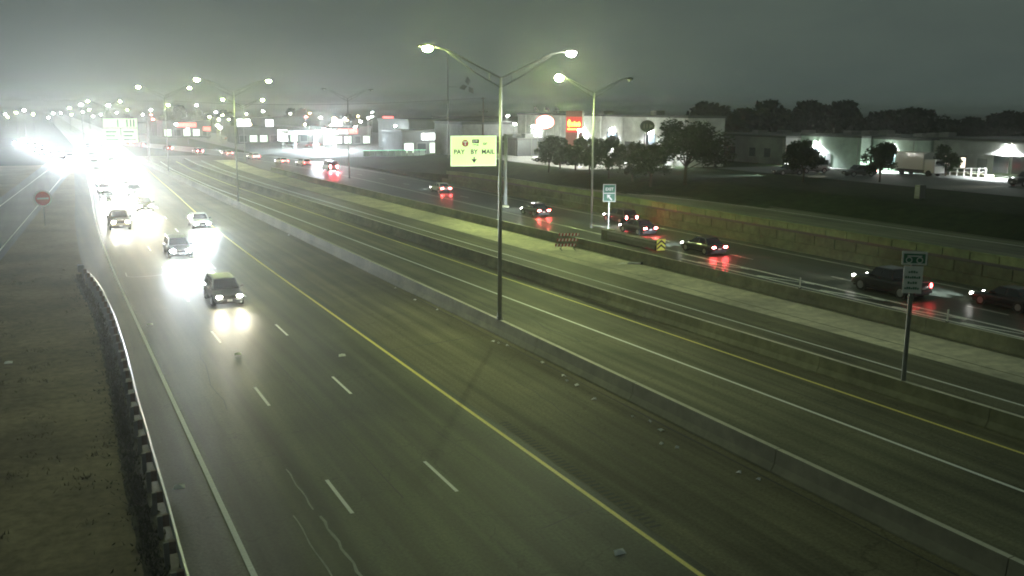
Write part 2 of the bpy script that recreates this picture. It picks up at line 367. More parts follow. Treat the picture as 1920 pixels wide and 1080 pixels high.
random.seed(3)
wd_ = MB()
for i in range(5200):
    y = 12 + 66 * random.random() ** 1.2
    if i % 5 < 4: x = gx_mow(y) + random.gauss(-.12, .16)
    elif i % 10 == 4: x, y = random.gauss(-4.6, .9), random.gauss(50, 2.2)
    else: x = gx_mow(y) - abs(random.gauss(.35, .5))
    h_ = random.uniform(.05, .26) * (1 if i % 5 < 4 else .5); a = random.uniform(0, 6.28); w_ = random.uniform(.02, .05)
    dx, dy = math.cos(a) * w_, math.sin(a) * w_; lx, ly = random.gauss(0, .08), random.gauss(0, .08)
    wd_.add([(x - dx, y - dy, -.02), (x + dx, y + dy, -.02), (x + lx, y + ly, h_)], [(0, 1, 2)])
dg_ = MB()
for c in range(150):
    cx, cy_ = random.uniform(-10, 1.6), random.uniform(17, 85); n_ = random.randint(6, 26); sp_ = random.uniform(.08, .4)
    for q in range(n_):
        x, y = random.gauss(cx, sp_), random.gauss(cy_, sp_); h_ = random.uniform(.04, .15); a = random.uniform(0, 6.28)
        dx, dy = math.cos(a) * .025, math.sin(a) * .025
        dg_.add([(x - dx, y - dy, -.02), (x + dx, y + dy, -.02), (x + random.gauss(0, .07), y + random.gauss(0, .07), h_)], [(0, 1, 2)])
struct(tag(dg_.build('dry_grass', M['drygrass']), 'dry grass tufts scattered over the bare ground left of the guardrail', 'grass'), 'stuff')
w_o = tag(wd_.build('weeds', M['weed']), 'rough weeds growing along the foot of the guardrail', 'weeds'); struct(w_o, 'stuff')

# ---------------------------------------------------------------- concrete barriers in cast segments
PROF = [(-.30,0),(-.30,.08),(-.16,.33),(-.11,.85),(.11,.85),(.16,.33),(.30,.08),(.30,0)]
def barrier(label, xf, y0, y1, m, h=1.0):
    t = thing('concrete_barrier', label, 'barrier', (xf(y0), y0, 0), group='concrete road barriers')
    y = y0; seg = 9.14
    while y < y1 - 1:
        ya, yb = y, min(y + seg - .03, y1); b = MB(); vs = []
        n = 3
        for i in range(n + 1):
            yy = lerp(ya, yb, i / n)
            vs += [(xf(yy) - xf(y0) + px, yy - y0, pz * h) for px, pz in PROF]
        k = len(PROF)
        fs = [(i*k+j, i*k+(j+1)%k, (i+1)*k+(j+1)%k, (i+1)*k+j) for i in range(n) for j in range(k)] + [tuple(range(k-1,-1,-1)), tuple(range(n*k, (n+1)*k))]
        sg = b.add(vs, fs).build('barrier_segment', m, t)
        sg.data.materials.append(M['conctop'])                     # paler top face: lamp light on the barrier top put into the colour
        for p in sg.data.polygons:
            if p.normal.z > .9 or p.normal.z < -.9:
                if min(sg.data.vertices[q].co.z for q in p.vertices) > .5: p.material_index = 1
        y += seg
    return t
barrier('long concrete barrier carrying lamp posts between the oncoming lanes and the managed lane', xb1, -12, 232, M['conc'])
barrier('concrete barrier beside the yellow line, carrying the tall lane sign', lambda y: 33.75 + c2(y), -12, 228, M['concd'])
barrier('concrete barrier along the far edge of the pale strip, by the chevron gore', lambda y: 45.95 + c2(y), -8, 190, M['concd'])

# ---------------------------------------------------------------- retaining wall with panels
wall = thing('retaining_wall', 'low panelled concrete retaining wall with a parapet along the far side of the westbound lanes', 'wall', (61.55, 0, 0))
pl = MB().box(-.11, .11, .045, 2.395, 0, 1.62); pu = MB().box(-.10, .10, .045, 2.395, 0, .55)
pa = pl.build('wall_panel', M['wallp'], wall); pc = pu.build('parapet_panel', M['wallu'], wall)
def wall_s(y): return 1 - sstep(y, 125, 205)
first = True
for i in range(10, 61):
    y = 2.44 * i; k_ = wall_s(y)
    a = pa if first else pa.copy(); bq = pc if first else pc.copy()
    if not first: col.objects.link(a); col.objects.link(bq)
    first = False
    a.location = (-.02 + .012 * random.uniform(-1, 1), y, 0); a.scale = (1, 1, k_)
    bq.location = (.06 + .012 * random.uniform(-1, 1), y + 1.22, 1.84 * k_)
for (xa_, xb_, za_, zb_, nm_, mm_) in ((.0, .05, .02, 1.84, 'wall_shade_backing', 'dark'), (-.16, .22, 2.40, 2.50, 'wall_coping', 'wallu')):  # dark backing paints the shadow in the gaps between panels
    cb = MB(); vs = []
    ysw = [24.5, 60, 100, 125] + [125 + 3 * i for i in range(1, 9)]
    for y in ysw:
        k_ = wall_s(y); z0_ = za_ if nm_ == 'wall_shade_backing' else 1.84 * k_ + .56; z1_ = 1.84 * k_ if nm_ == 'wall_shade_backing' else 1.84 * k_ + .66
        vs += [(xa_, y, z0_), (xb_, y, z0_), (xb_, y, z1_), (xa_, y, z1_)]
    cb.add(vs, [(i*4+j, i*4+(j+1)%4, (i+1)*4+(j+1)%4, (i+1)*4+j) for i in range(len(ysw)-1) for j in range(4)] + [(3,2,1,0), tuple(range(len(vs)-4, len(vs)))])
    cb.build(nm_, M[mm_], wall)
MB().box(-.42, -.16, 24, 151, 0, .8).build('wall_kerb', M['wallp'], wall)

# ---------------------------------------------------------------- guardrail
GR = [(2.55, 10), (2.58, 24), (2.70, 31), (2.82, 39.6), (3.05, 50), (3.12, 58), (3.0, 66), (2.72, 72), (2.45, 76), (2.2, 78)]
def gx(y):
    for (xa, ya), (xb_, yb) in zip(GR, GR[1:]):
        if ya <= y <= yb:
            return lerp(xa, xb_, sstep(y, ya, yb) * .5 + (y - ya) / (yb - ya) * .5)
    return GR[-1][0]
gr = thing('guardrail', 'steel W-beam guardrail with flared end beside the left lane', 'guardrail', (0, 0, 0))
WP = [(0, .42), (.07, .47), (.07, .52), (0, .575), (.0, .605), (.07, .66), (.07, .71), (0, .76), (-.018, .76), (.05, .70), (.05, .665), (-.02, .61), (-.02, .57), (.05, .51), (.05, .475), (-.018, .42)]
ygr = [12 + .95 * i for i in range(70)]
gv = []
for y in ygr: gv += [(gx(y) + px, y, pz - (.25 * sstep(y, 71, 78))) for px, pz in WP]
k = len(WP)
MB().add(gv, [(i*k+j, i*k+(j+1)%k, (i+1)*k+(j+1)%k, (i+1)*k+j) for i in range(len(ygr)-1) for j in range(k)] + [tuple(range(k)), tuple(range((len(ygr)-1)*k, len(ygr)*k))[::-1]]).build('rail', M['galv'], gr)
po = MB().box(-.075, .075, -.05, .05, 0, .74).build('post', M['galvd'], gr)
bo = MB().box(.075, .26, -.07, .07, .40, .76).build('blockout', M['wood'], po)
for i in range(34):
    y = 13 + 1.905 * i
    p = po if i == 0 else po.copy(); q = bo if i == 0 else bo.copy()
    if i: col.objects.link(p); col.objects.link(q); q.parent = p
    p.location = (gx(y) - .29, y, -.02)
MB().box(-.22, .22, -.25, .25, .15, .68).build('end_terminal', M['galvd'], gr).location = (2.12, 78.4, 0)

# ---------------------------------------------------------------- street lamps
def lamp_post(label, loc, H=15.8, arm=4.3, lit=(True, True), group='twin-arm street lamps', rz=0.0, mats=('lens', 'lens'), base=0.0, hi=True):
    t = thing('street_lamp', label, 'street lamp', (loc[0], loc[1], base), rz, group)
    Hb = H - base; top = Hb - 1.5; j2 = top - .55
    MB().tube((0,0,0), (0,0,top), .125, .075, 10).build('pole', M['galv'], t, True)
    MB().tube((0,0,0), (0,0,.06), .24, .24, 10).tube((0,0,.06), (0,0,.32), .17, .14, 10).build('base_plate', M['galvd'], t)
    for s, on, mk in ((-1, lit[0], mats[0]), (1, lit[1], mats[1])):
        if on is None: continue
        b = MB()
        up_ = [(0,0,top-.05), (s*arm*.35,0,top+.62), (s*arm*.72,0,Hb-.16), (s*(arm-.35),0,Hb)]
        lo_ = [(0,0,j2), (s*arm*.35,0,j2+.75), (s*arm*.72,0,Hb-.26)]
        for a, c in zip(up_, up_[1:]): b.tube(a, c, .045, .04, 6)
        for a, c in zip(lo_, lo_[1:]): b.tube(a, c, .035, .03, 6)
        b.tube((s*arm*.16,0,j2+.35), (s*arm*.16,0,top+.26), .025, .025, 5)
        b.build('arm', M['galv'], t)
        hx = s * arm
        hd = MB().prism([(-.48,-.04),(-.42,.07),(-.1,.14),(.3,.11),(.42,0.0),(.40,-.05)], -.17, .17).build('lamp_head', M['galvd'], t)
        hd.location = (hx, 0, Hb)
        ln = MB().ball((0,0,0), .28, .20, .20, 12, 8).build('lens', M[mk] if on else M['lensoff'], hd, True)
        ln.location = (.06, 0, -.09)
        if mk == 'lensgore' and on: ln.scale = (1.6, 1.6, 1.6)
    return t
lamp_post('tall twin-arm street lamp on the median barrier, nearest to the viewer', (xb1(47.6), 47.6), base=.85, mats=('lens', 'lensw'))
lamp_post('twin-arm street lamp on the median barrier, second from the viewer, both heads lit', (xb1(122), 122), base=.85)
lamp_post('twin-arm street lamp on the median barrier, third from the viewer, in the glare', (20.6, 182), base=.85)
lamp_post('twin-arm street lamp at the gore with its left head lit and right head dark', (53.1 - .4, 87.5), lit=(True, False), mats=('lensgore', 'lens'))
lamp_post('twin-arm street lamp with both heads dark beyond the toll sign', (49.4, 166), H=15.6, lit=(False, False))
lamp_post('small far twin-arm street lamp with both heads lit beside the westbound curve', (41.0, 218), H=14.0)
lamp_post('far twin-arm street lamp above the distant overhead sign', (17.5, 300), H=13.6, lit=(True, True))

def pole_light(name, label, x, y, z, head='lensw', group='distant lights along the road', g0=None, size=1.0, cat='street lamp'):
    z0 = ground_h(x, y) if g0 is None else g0
    t = thing(name, label, cat, (x, y, z0), group=group)
    h = z - z0
    MB().tube((0,0,0), (0,0,h), .10, .07, 6).tube((0,0,h), (.0,-.5,h+.12), .05, .04, 5).build('pole', M['galvd'], t)
    hd = MB().box(-.30*size, .30*size, -1.0, -.45, h + .05, h + .2).build('lamp_head', M['galvd'], t)
    MB().ball((0, -.72, h - .02), .26*size, .24*size, .12*size, 8, 5).build('lens', M[head], hd, True)
    return t

# ---------------------------------------------------------------- vehicles (front towards +Y, wheels on z = 0)
def car_paint(name, c, metal=.3): return mat(name, c, .28, 0, metal=metal, coat=.6)
PAINT = dict(black=car_paint('paint_black', (.012,.012,.014)), grey=car_paint('paint_grey', (.10,.105,.11)), silver=car_paint('paint_silver', (.38,.39,.40), .6),
             white=car_paint('paint_white', (.68,.68,.66), 0), blue=car_paint('paint_blue', (.02,.04,.11)), red=car_paint('paint_red', (.22,.015,.015)), tan=car_paint('paint_tan', (.28,.24,.17)))
M['head_cool'] = em('headlight_cool', (.80,.91,1.0), 2200)
M['head_warm'] = em('headlight_warm', (1.0,.93,.72), 700)
M['head_soft'] = em('headlight_far', (1.0,.97,.88), 900)
M['head_dim'] = em('headlight_dim', (1.0,.97,.90), 60)
M['tail'] = em('taillight', (1.0,.06,.06), 45)
M['tail_bright'] = em('brakelight', (1.0,.08,.08), 320)
M['tail_blaze'] = em('brakelight_blaze', (1.0,.07,.09), 3000)
M['plate_lit'] = em('plate_lamp', (1,.95,.85), 4)

def ring(hw, zb, zt, wtop):
    h = zt - zb
    pts = [(hw*.86, zb), (hw*.97, zb + h*.12), (hw, zb + h*.45), (hw*.985, zb + h*.75), (wtop, zt - h*.04), (wtop*.55, zt + .01)]
    return pts + [(-x, z) for x, z in reversed(pts)]
def loft(stations):
    b = MB(); k = 12; vs = []
    for (y, hw, zb, zt, wt) in stations: vs += [(x, y, z) for x, z in ring(hw, zb, zt, wt)]
    n = len(stations)
    fs = [(i*k+j, i*k+(j+1)%k, (i+1)*k+(j+1)%k, (i+1)*k+j) for i in range(n-1) for j in range(k)]
    fs += [tuple(range(k))[::-1] if False else tuple(range(k-1,-1,-1)), tuple(range((n-1)*k, n*k))]
    # orientation is fixed by recalculating normals below
    return b.add(vs, fs)
def fixn(o):
    bm = bmesh.new(); bm.from_mesh(o.data); bmesh.ops.recalc_face_normals(bm, faces=bm.faces[:]); bm.to_mesh(o.data); bm.free(); return o

def make_car(kind):
    D = dict(
        sedan=dict(L=4.75, W=1.83, H=1.46, belt=.93, hood=.86, deck=.98, yf0=.95, yf1=.25, yr1=-1.05, yr0=-1.75, wr=.33, wb=1.38),
        suv=dict(L=4.75, W=1.93, H=1.76, belt=1.10, hood=1.03, deck=1.10, yf0=1.15, yf1=.55, yr1=-1.85, yr0=-2.20, wr=.38, wb=1.40),
        pickup=dict(L=5.7, W=2.0, H=1.88, belt=1.20, hood=1.15, deck=1.20, yf0=1.25, yf1=.70, yr1=-.75, yr0=-.95, wr=.41, wb=1.78),
        van=dict(L=5.3, W=1.98, H=2.0, belt=1.15, hood=1.05, deck=1.15, yf0=1.75, yf1=.95, yr1=-2.40, yr0=-2.55, wr=.36, wb=1.55))[kind]
    L, W, H = D['L'], D['W'], D['H']; hw = W / 2; hl = L / 2; gb = .24 if kind == 'sedan' else .32
    root = thing('car', 'car', 'car')
    st = [(-hl, hw*.86, gb+.16, D['deck']-.10, hw*.74), (-hl+.12, hw*.95, gb+.05, D['deck']-.02, hw*.82), (-hl+.6, hw, gb, D['deck'], hw*.88),
          (D['yr0']+.1, hw, gb, D['belt']+.02, hw*.90), (0, hw, gb, D['belt'], hw*.92), (D['yf0']-.1, hw, gb, D['belt'], hw*.90),
          (D['yf0']+.35, hw, gb, D['hood']+.02, hw*.84), (hl-.45, hw*.98, gb, D['hood']-.07, hw*.80), (hl-.12, hw*.92, gb+.03, D['hood']-.20, hw*.74), (hl, hw*.80, gb+.10, D['hood']-.30, hw*.62)]
    body = fixn(loft(st).build('body', PAINT['black'], root, True))
    sm = body.modifiers.new('sub', 'SUBSURF'); sm.levels = 1; sm.render_levels = 1
    body.material_slots[0].link = 'OBJECT'; body.material_slots[0].material = PAINT['black']
    # greenhouse
    yf0, yf1, yr1, yr0 = D['yf0'], D['yf1'], D['yr1'], D['yr0']; wb_, wt_ = hw*.93, hw*.73; zb, zt = D['belt']-.04, H - .03
    cv = [(-wb_,yr0,zb),(wb_,yr0,zb),(wb_,yf0,zb),(-wb_,yf0,zb),(-wt_,yr1,zt),(wt_,yr1,zt),(wt_,yf1,zt),(-wt_,yf1,zt),(-wt_*.8,yr1+.25,H),(wt_*.8,yr1+.25,H),(wt_*.8,yf1-.25,H),(-wt_*.8,yf1-.25,H)]
    cf = [(0,1,5,4),(1,2,6,5),(2,3,7,6),(3,0,4,7),(4,5,9,8),(5,6,10,9),(6,7,11,10),(7,4,8,11),(8,9,10,11),(3,2,1,0)]
    cab = fixn(MB().add(cv, cf).build('cabin', PAINT['black'], root))
    cab.material_slots[0].link = 'OBJECT'; cab.material_slots[0].material = PAINT['black']
    def panel(name, a, b_, c, d, u0, u1, v0, v1, off):    # window inside the quad a-b (bottom) d-c (top)
        a, b_, c, d = map(Vector, (a, b_, c, d)); nrm = (b_ - a).cross(d - a).normalized()
        if nrm.dot((a + b_ + c + d) / 4 - Vector((0, (yf0+yr0)/2, (zb+zt)/2))) < 0: nrm = -nrm
        P = lambda u, v: a.lerp(b_, u).lerp(d.lerp(c, u), v) + nrm * off
        return MB().quad(P(u0,v0), P(u1,v0), P(u1,v1), P(u0,v1)).build(name, M['glass'], cab)
    panel('windscreen', cv[3], cv[2], cv[6], cv[7], .05, .95, .10, .94, .008)
    panel('rear_window', cv[0], cv[1], cv[5], cv[4], .07, .93, .16, .92, .008)
    for (a, b_, c, d) in ((cv[1], cv[2], cv[6], cv[5]), (cv[3], cv[0], cv[4], cv[7])):
        panel('side_window', a, b_, c, d, .06, .47, .14, .92, .008); panel('side_window', a, b_, c, d, .52, .93, .14, .92, .008)
    if kind == 'pickup':
        MB().box(-hw*.80, hw*.80, -hl+.18, yr0-.08, D['deck']-.02, D['deck']+.015).build('bed_cover', M['dark'], root)
    for sx in (-1, 1):
        for sy_ in (-1, 1):
            wy = sy_ * D['wb']; r = D['wr']
            arch = MB().disc((sx*(hw-.02), wy, r + .02), r*1.14, 'x', .06, 20).build('wheel_arch', M['dark'], root)
            ty = MB().disc((sx*(hw-.10), wy, r), r, 'x', .24, 20).build('tyre', M['black'], root)
            rm = MB().disc((sx*(hw+.025), wy, r), r*.66, 'x', .02, 14)
            rm.build('rim', M['rim'], ty)
        MB().prism([(sx*(hw-.02), D['belt']-.02), (sx*(hw+.2), D['belt']+.02), (sx*(hw+.2), D['belt']+.16), (sx*(hw+.02), D['belt']+.14)], yf0-.45, yf0-.32).build('side_mirror', M['dark'], root)
    # front face
    zh = D['hood'] - .26; fx = hw * .66
    MB().box(-hw*.44, hw*.44, hl-.06, hl+.012, zh-.12, zh+.07).build('grille', M['dark'], root)
    MB().box(-hw*.78, hw*.78, hl-.10, hl+.03, gb+.06, gb+.22).build('front_bumper', M['dark'], root)
    MB().box(-.16, .16, hl+.032, hl+.042, gb+.14, gb+.27).build('number_plate', M['plate'], root)
    heads = []
    for sx in (-1, 1):
        h = MB().ball((sx*fx, hl-.05, zh+.01), .17, .09, .085, 10, 6).build('headlight', M['head_cool'], root, True)
        h.material_slots[0].link = 'OBJECT'; h.material_slots[0].material = M['lensoff']; heads.append(h)
    # rear face
    zr = D['deck'] - .22
    for sx in (-1, 1):
        tl = MB().ball((sx*hw*.70, -hl+.02, zr), .20 if kind == 'sedan' else .10, .07, .075 if kind == 'sedan' else .18, 10, 6).build('taillight', M['tail'], root, True)
    MB().box(-hw*.80, hw*.80, -hl-.02, -hl+.12, gb+.10, gb+.30).build('rear_bumper', M['dark'], root)
    MB().box(-.16, .16, -hl-.012, -hl+.02, zr-.24, zr-.11).build('number_plate', M['plate'], root)
    MB().box(-hw*.9, hw*.9, -hl*.9, hl*.9, gb-.06, gb+.06).build('underbody', M['black'], root)
    return root, D
CARS = {k: make_car(k) for k in ('sedan', 'suv', 'pickup', 'van')}
used_proto = set()
BEAMS = {}
def beam(colr, power, key, size=44):
    if key not in BEAMS:
        l = bpy.data.lights.new(key, 'SPOT'); l.energy = power; l.color = colr; l.spot_size = R(size); l.spot_blend = 1.0; l.shadow_soft_size = .07
        BEAMS[key] = l
    return BEAMS[key]
def place_car(kind, label, x, y, rz, paint='black', head=None, tail='tail', group=None, z=0.0, beams=2, pw=1.0, size=44, aim=-2.0):
    root, D = CARS[kind]
    if kind in used_proto: root = copy_tree(root)
    else: used_proto.add(kind)
    root.location = (x, y, z); root.rotation_euler = (0, 0, rz)
    tag(root, label, 'pickup' if kind == 'pickup' else 'van' if kind == 'van' else 'car', group)
    for ch in root.children:
        nm = ch.name.split('.')[0]
        if nm in ('body', 'cabin'): ch.material_slots[0].material = PAINT[paint]
        if nm == 'headlight': ch.material_slots[0].material = M[head] if head else M['lensoff']
        if nm == 'taillight':
            ch.material_slots[0].link = 'OBJECT'; ch.material_slots[0].material = M[tail] if tail else M['signred']
    if head and beams:
        colr = {'head_cool': (.80,.91,1.0), 'head_dim': (1.0,.97,.9), 'head_warm': (1.0,.92,.70), 'head_soft': (1.0,.97,.88)}[head]
        l = beam(colr, HEAD_P * pw * (1 if beams == 2 else 2), '%s_%d_%.2f_%d' % (head, beams, pw, size), size)
        for sx in ((-1, 1) if beams == 2 else (0,)):
            o = bpy.data.objects.new('headlight_beam', l); col.objects.link(o); o.parent = root
            o.location = (sx * D['W'] * .33, D['L']/2 + .10, D['hood'] - .25)
            o.rotation_euler = (R(90 + aim), 0, 0)      # spot looks along local -Z: aim along +Y
    return root
PI = math.pi
EBG, WBG = 'oncoming cars with headlights on', 'westbound cars moving away'
place_car('suv', 'dark SUV with warm headlights, nearest of the oncoming cars', 10.15, 63.5, PI, 'grey', 'head_warm', group=EBG, pw=.17).scale.z = .93
place_car('suv', 'silver SUV with cool white headlights behind the nearest oncoming car', 9.95, 85.0, PI, 'silver', 'head_cool', group=EBG, pw=.55, aim=-2.0)
place_car('sedan', 'white sedan with glaring headlights in the lane beside the yellow line', 14.6, 104.5, PI, 'white', 'head_cool', group=EBG, pw=.75, aim=-2.0)
place_car('pickup', 'tan pickup with square headlights in the lane beside the guardrail', 6.85, 107.0, PI, 'tan', 'head_warm', group=EBG, pw=.10)
place_car('suv', 'oncoming SUV drowned in yellow glare behind the tan pickup', 10.9, 124.0, PI, 'tan', 'head_warm', group=EBG, pw=1.2, size=30, aim=2.5)
far_lbl = 'car lost in the oncoming headlight glare'
qi = 0
for y in (138, 151, 164, 177, 190, 203, 217, 232, 248, 266, 286, 308):
    for ln in (0, 1):
        yy = y + (5 if ln else 0) + random.uniform(-1.5, 1.5)
        place_car(('sedan', 'suv')[qi % 2], far_lbl + (', middle lane' if ln else ', lane beside the left edge line') + (', nearer half' if y < 200 else ', farther half'), 6.2 + 3.66 * ln + c1(yy), yy, PI + .03, ('silver', 'black', 'white', 'grey')[qi % 4], ('head_soft', 'head_cool', 'head_soft')[qi % 3],
                  group='queue of oncoming cars in the glare', beams=1 if y < 180 else 0, pw=1.35, size=28, aim=2.2); qi += 1
ramp_lbl = 'car with blazing headlights in the queue on the far left ramp'
for i in range(14):
    t = i / 13; yy = 232 + 125 * t; xx = 4.4 - 11.5 * t + (2.6 if i % 2 else 0)
    place_car(('sedan', 'suv', 'pickup')[i % 3], ramp_lbl, xx, yy, PI - .05, ('black', 'white', 'silver')[i % 3], 'head_cool', group='queue of cars on the left ramp', beams=1, pw=.36, size=24, aim=1.2)

# westbound traffic (heading away: +Y)
place_car('sedan', 'dark sedan with white-hot tail lights beside the crash cushion', 53.0, 68.4, 0, 'black', 'head_dim', 'tail_bright', WBG, pw=.03)
place_car('sedan', 'dark sedan with red tail lights just left of the gore lamp post', 52.9, 101.0, 0, 'black', 'head_dim', 'tail_bright', WBG, pw=.03)
place_car('suv', 'dark SUV in the outer lane, further of the side-by-side pair', 58.3, 90.5, 0, 'black', 'head_dim', 'tail_bright', WBG, pw=.03)
place_car('sedan', 'dark sedan in the inner lane, nearer of the side-by-side pair', 55.0, 82.0, 0, 'black', 'head_dim', 'tail_bright', WBG, pw=.03)
place_car('pickup', 'black pickup passing behind the tall lane sign', 53.2, 47.3, 0, 'black', 'head_dim', 'tail', WBG, pw=.06)
place_car('sedan', 'black sedan with red tail lights at the right edge of the picture', 56.5, 40.5, 0, 'black', 'head_dim', 'tail', WBG, pw=.06)
place_car('sedan', 'pale sedan in front of the start of the retaining wall', 54.0, 134.0, 0, 'white', 'head_dim', 'tail_bright', WBG, pw=.03)
for i, (x, y, p, tl, lb) in enumerate([
    (51.8, 187.5, 'black', 'tail_blaze', 'far tall van with glowing red brake lights right of the dark pole base'),
    (50.6, 204.0, 'white', 'tail', 'far pale car ahead of the glowing brake lights'),
    (48.0, 213.0, 'white', 'tail', 'far white car second ahead of the glowing brake lights'),
    (45.8, 233.0, 'white', 'tail', 'far white car near the second median lamp'),
    (43.0, 252.0, 'white', 'tail', 'far white car seen behind the second median lamp post'),
    (37.5, 264.0, 'red', 'tail_bright', 'far car with red tail lights left of the second median lamp'),
    (32.6, 287.0, 'red', 'tail_bright', 'far car with orange-red tail lights near the third median lamp'),
    (28.4, 309.0, 'black', 'tail_bright', 'farthest but one of the westbound cars, red tail lights'),
    (26.6, 334.0, 'black', 'tail_bright', 'farthest westbound car, a red speck under the overhead sign')]):
    place_car('van' if i == 0 else ('sedan', 'suv')[i % 2], lb, x, y, .12 if y > 200 else .03, p, 'head_dim', tl, 'far westbound cars', beams=0)
for i, (x, y) in enumerate([(61.4, 423.8), (58.2, 424.5), (64.0, 369.2), (81.4, 412.3), (70, 300), (76, 296)]):
    place_car(('sedan', 'suv')[i % 2], 'distant car with red lights on the retail parking ground', x, y, 1.9, ('black', 'grey', 'red')[i % 3], None, 'tail_bright', 'cars on the retail parking ground')

# ---------------------------------------------------------------- text meshes
def text_mesh(s, size, m, parent, loc, rot, name='lettering', bold=0.0):
    cu = bpy.data.curves.new(name, 'FONT'); cu.body = s; cu.size = size; cu.align_x = 'CENTER'; cu.align_y = 'CENTER'; cu.extrude = .008; cu.offset = bold; cu.resolution_u = 3
    tmp = bpy.data.objects.new('tmp', cu); col.objects.link(tmp)
    dg = bpy.context.evaluated_depsgraph_get(); me = bpy.data.meshes.new_from_object(tmp.evaluated_get(dg))
    bpy.data.objects.remove(tmp); bpy.data.curves.remove(cu)
    me.materials.clear(); me.materials.append(m)
    o = bpy.data.objects.new(name, me); col.objects.link(o); o.parent = parent; o.location = loc; o.rotation_euler = rot; return o
UPR = (R(90), 0, 0)          # upright, read from -Y

# toll sign on a cantilever post
M['tollpanel'] = em('added_glow_panel', (.74,.95,.46), .62)  # emission added in place of street light thrown back by the sheeting
M['tollrim'] = em('added_glow_border', (.85,1.0,.66), .8)
ts = thing('toll_sign', 'bright yellow-green PAY BY MAIL toll sign on a cantilever post over the westbound lanes', 'road sign', (53.6, 110.6, 0), R(-8))
MB().tube((0,0,0), (0,0,9.3), .24, .18, 12).build('post', M['galv'], ts, True)
MB().tube((0,0,0), (0,0,.25), .5, .45, 12).build('post_base', M['concd'], ts)
MB().tube((0,-.05,8.4), (-7.2,-.05,8.4), .10, .08, 8).tube((0,-.05,6.4), (-7.2,-.05,6.4), .10, .08, 8).build('sign_arm', M['galv'], ts)
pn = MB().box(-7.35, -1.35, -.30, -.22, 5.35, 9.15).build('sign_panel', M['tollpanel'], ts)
bd = MB()
for (x0, x1, z0, z1) in ((-7.35,-1.35,5.35,5.45), (-7.35,-1.35,9.05,9.15), (-7.35,-7.25,5.45,9.05), (-1.45,-1.35,5.45,9.05)): bd.box(x0, x1, -.315, -.302, z0, z1)
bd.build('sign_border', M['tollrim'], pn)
MB().disc((-5.45, -.31, 8.22), .44, 'y', .02, 24).build('toll_emblem', M['signred'], pn)
MB().box(-5.72, -5.18, -.335, -.322, 8.34, 8.46).box(-5.52, -5.38, -.335, -.322, 7.95, 8.34).build('emblem_bar', M['signwhite'], pn)
MB().box(-4.55, -3.65, -.32, -.302, 8.22, 8.70).build('toll_badge', M['ink'], pn)
MB().box(-4.40, -4.25, -.335, -.322, 8.30, 8.62).box(-4.15, -3.85, -.335, -.322, 8.38, 8.60).build('badge_mark', M['signwhite'], pn)
MB().box(-4.45, -4.05, -.32, -.302, 8.0, 8.08).box(-4.0, -3.70, -.32, -.302, 7.93, 8.05).build('badge_underline', M['ink'], pn)
text_mesh('or', .62, M['ink'], pn, (-2.85, -.305, 8.18), UPR, bold=.015)
for s_t, xx in (('PAY', -6.25), ('BY', -4.30), ('MAIL', -2.45)):
    text_mesh(s_t, .80, M['ink'], pn, (xx, -.305, 7.12), UPR, bold=.02)
MB().prism([(-4.37,6.5),(-4.21,6.5),(-4.21,6.2),(-3.9,6.28),(-4.29,5.72),(-4.68,6.28),(-4.37,6.2)], -.32, -.302).build('down_arrow', M['ink'], pn)

# green exit sign at the gore
es = thing('exit_sign', 'small green exit sign on a post at the gore', 'road sign', (53.5, 85.3, 0), R(-20))
MB().box(-.05, .05, -.04, .04, 0, 3.0).build('post', M['galv'], es)
ep = MB().box(-.68, .68, -.08, -.045, 3.0, 4.85).build('sign_panel', M['signgreen'], es)
eb_ = MB()
for (x0, x1, z0, z1) in ((-.68,.68,3.0,3.07), (-.68,.68,4.78,4.85), (-.68,-.61,3.07,4.78), (.61,.68,3.07,4.78), (-.61,.61,3.86,3.93)): eb_.box(x0, x1, -.10, -.082, z0, z1)
eb_.build('sign_border', M['signwhite'], ep)
text_mesh('EXIT', .42, M['signwhite'], ep, (0, -.085, 4.32), UPR, bold=.012)
MB().prism([(.22,3.12),(.34,3.22),(.02,3.58),(.14,3.70),(-.26,3.76),(-.20,3.36),(-.09,3.48)], -.10, -.082).build('sign_arrow', M['signwhite'], ep)

# tall lane sign on the second barrier
ls = thing('lane_sign', 'tall white lane-restriction sign on a steel post on the second barrier', 'road sign', (33.75 + c2(28.9), 28.9, .85), R(-36))
MB().box(-.09, .09, -.02, .02, 0, 5.85).box(-.09, -.07, -.08, .02, 0, 5.85).box(.07, .09, -.08, .02, 0, 5.85).build('post', M['galv'], ls)
lp = MB().box(-.40, .40, -.13, -.10, 4.0, 5.20).build('sign_panel', M['signwhite'], ls)
tb_ = MB()
for i, (a, c) in enumerate(((-.20,.20), (-.32,.32), (-.2,.2), (-.32,.3))):
    z = 4.95 - .24 * i; n = 4 if i % 2 == 0 else 7; wd = (c - a) / n
    for q in range(n): tb_.box(a + q*wd, a + (q+1)*wd - .025, -.145, -.132, z - .05, z + .05 - (.03 if (q*7+i) % 3 == 0 else 0))
tb_.build('sign_lettering', M['signgreen'], lp)
hp = MB().box(-.52, .52, -.13, -.10, 5.27, 5.85).build('sign_panel', M['signgreen'], ls)
h2 = MB()
for (x0, x1, z0, z1) in ((-.52,.52,5.75,5.85), (-.52,-.45,5.27,5.75), (.45,.52,5.27,5.75), (-.45,.45,5.27,5.33), (-.3,.3,5.62,5.67)): h2.box(x0, x1, -.145, -.132, z0, z1)
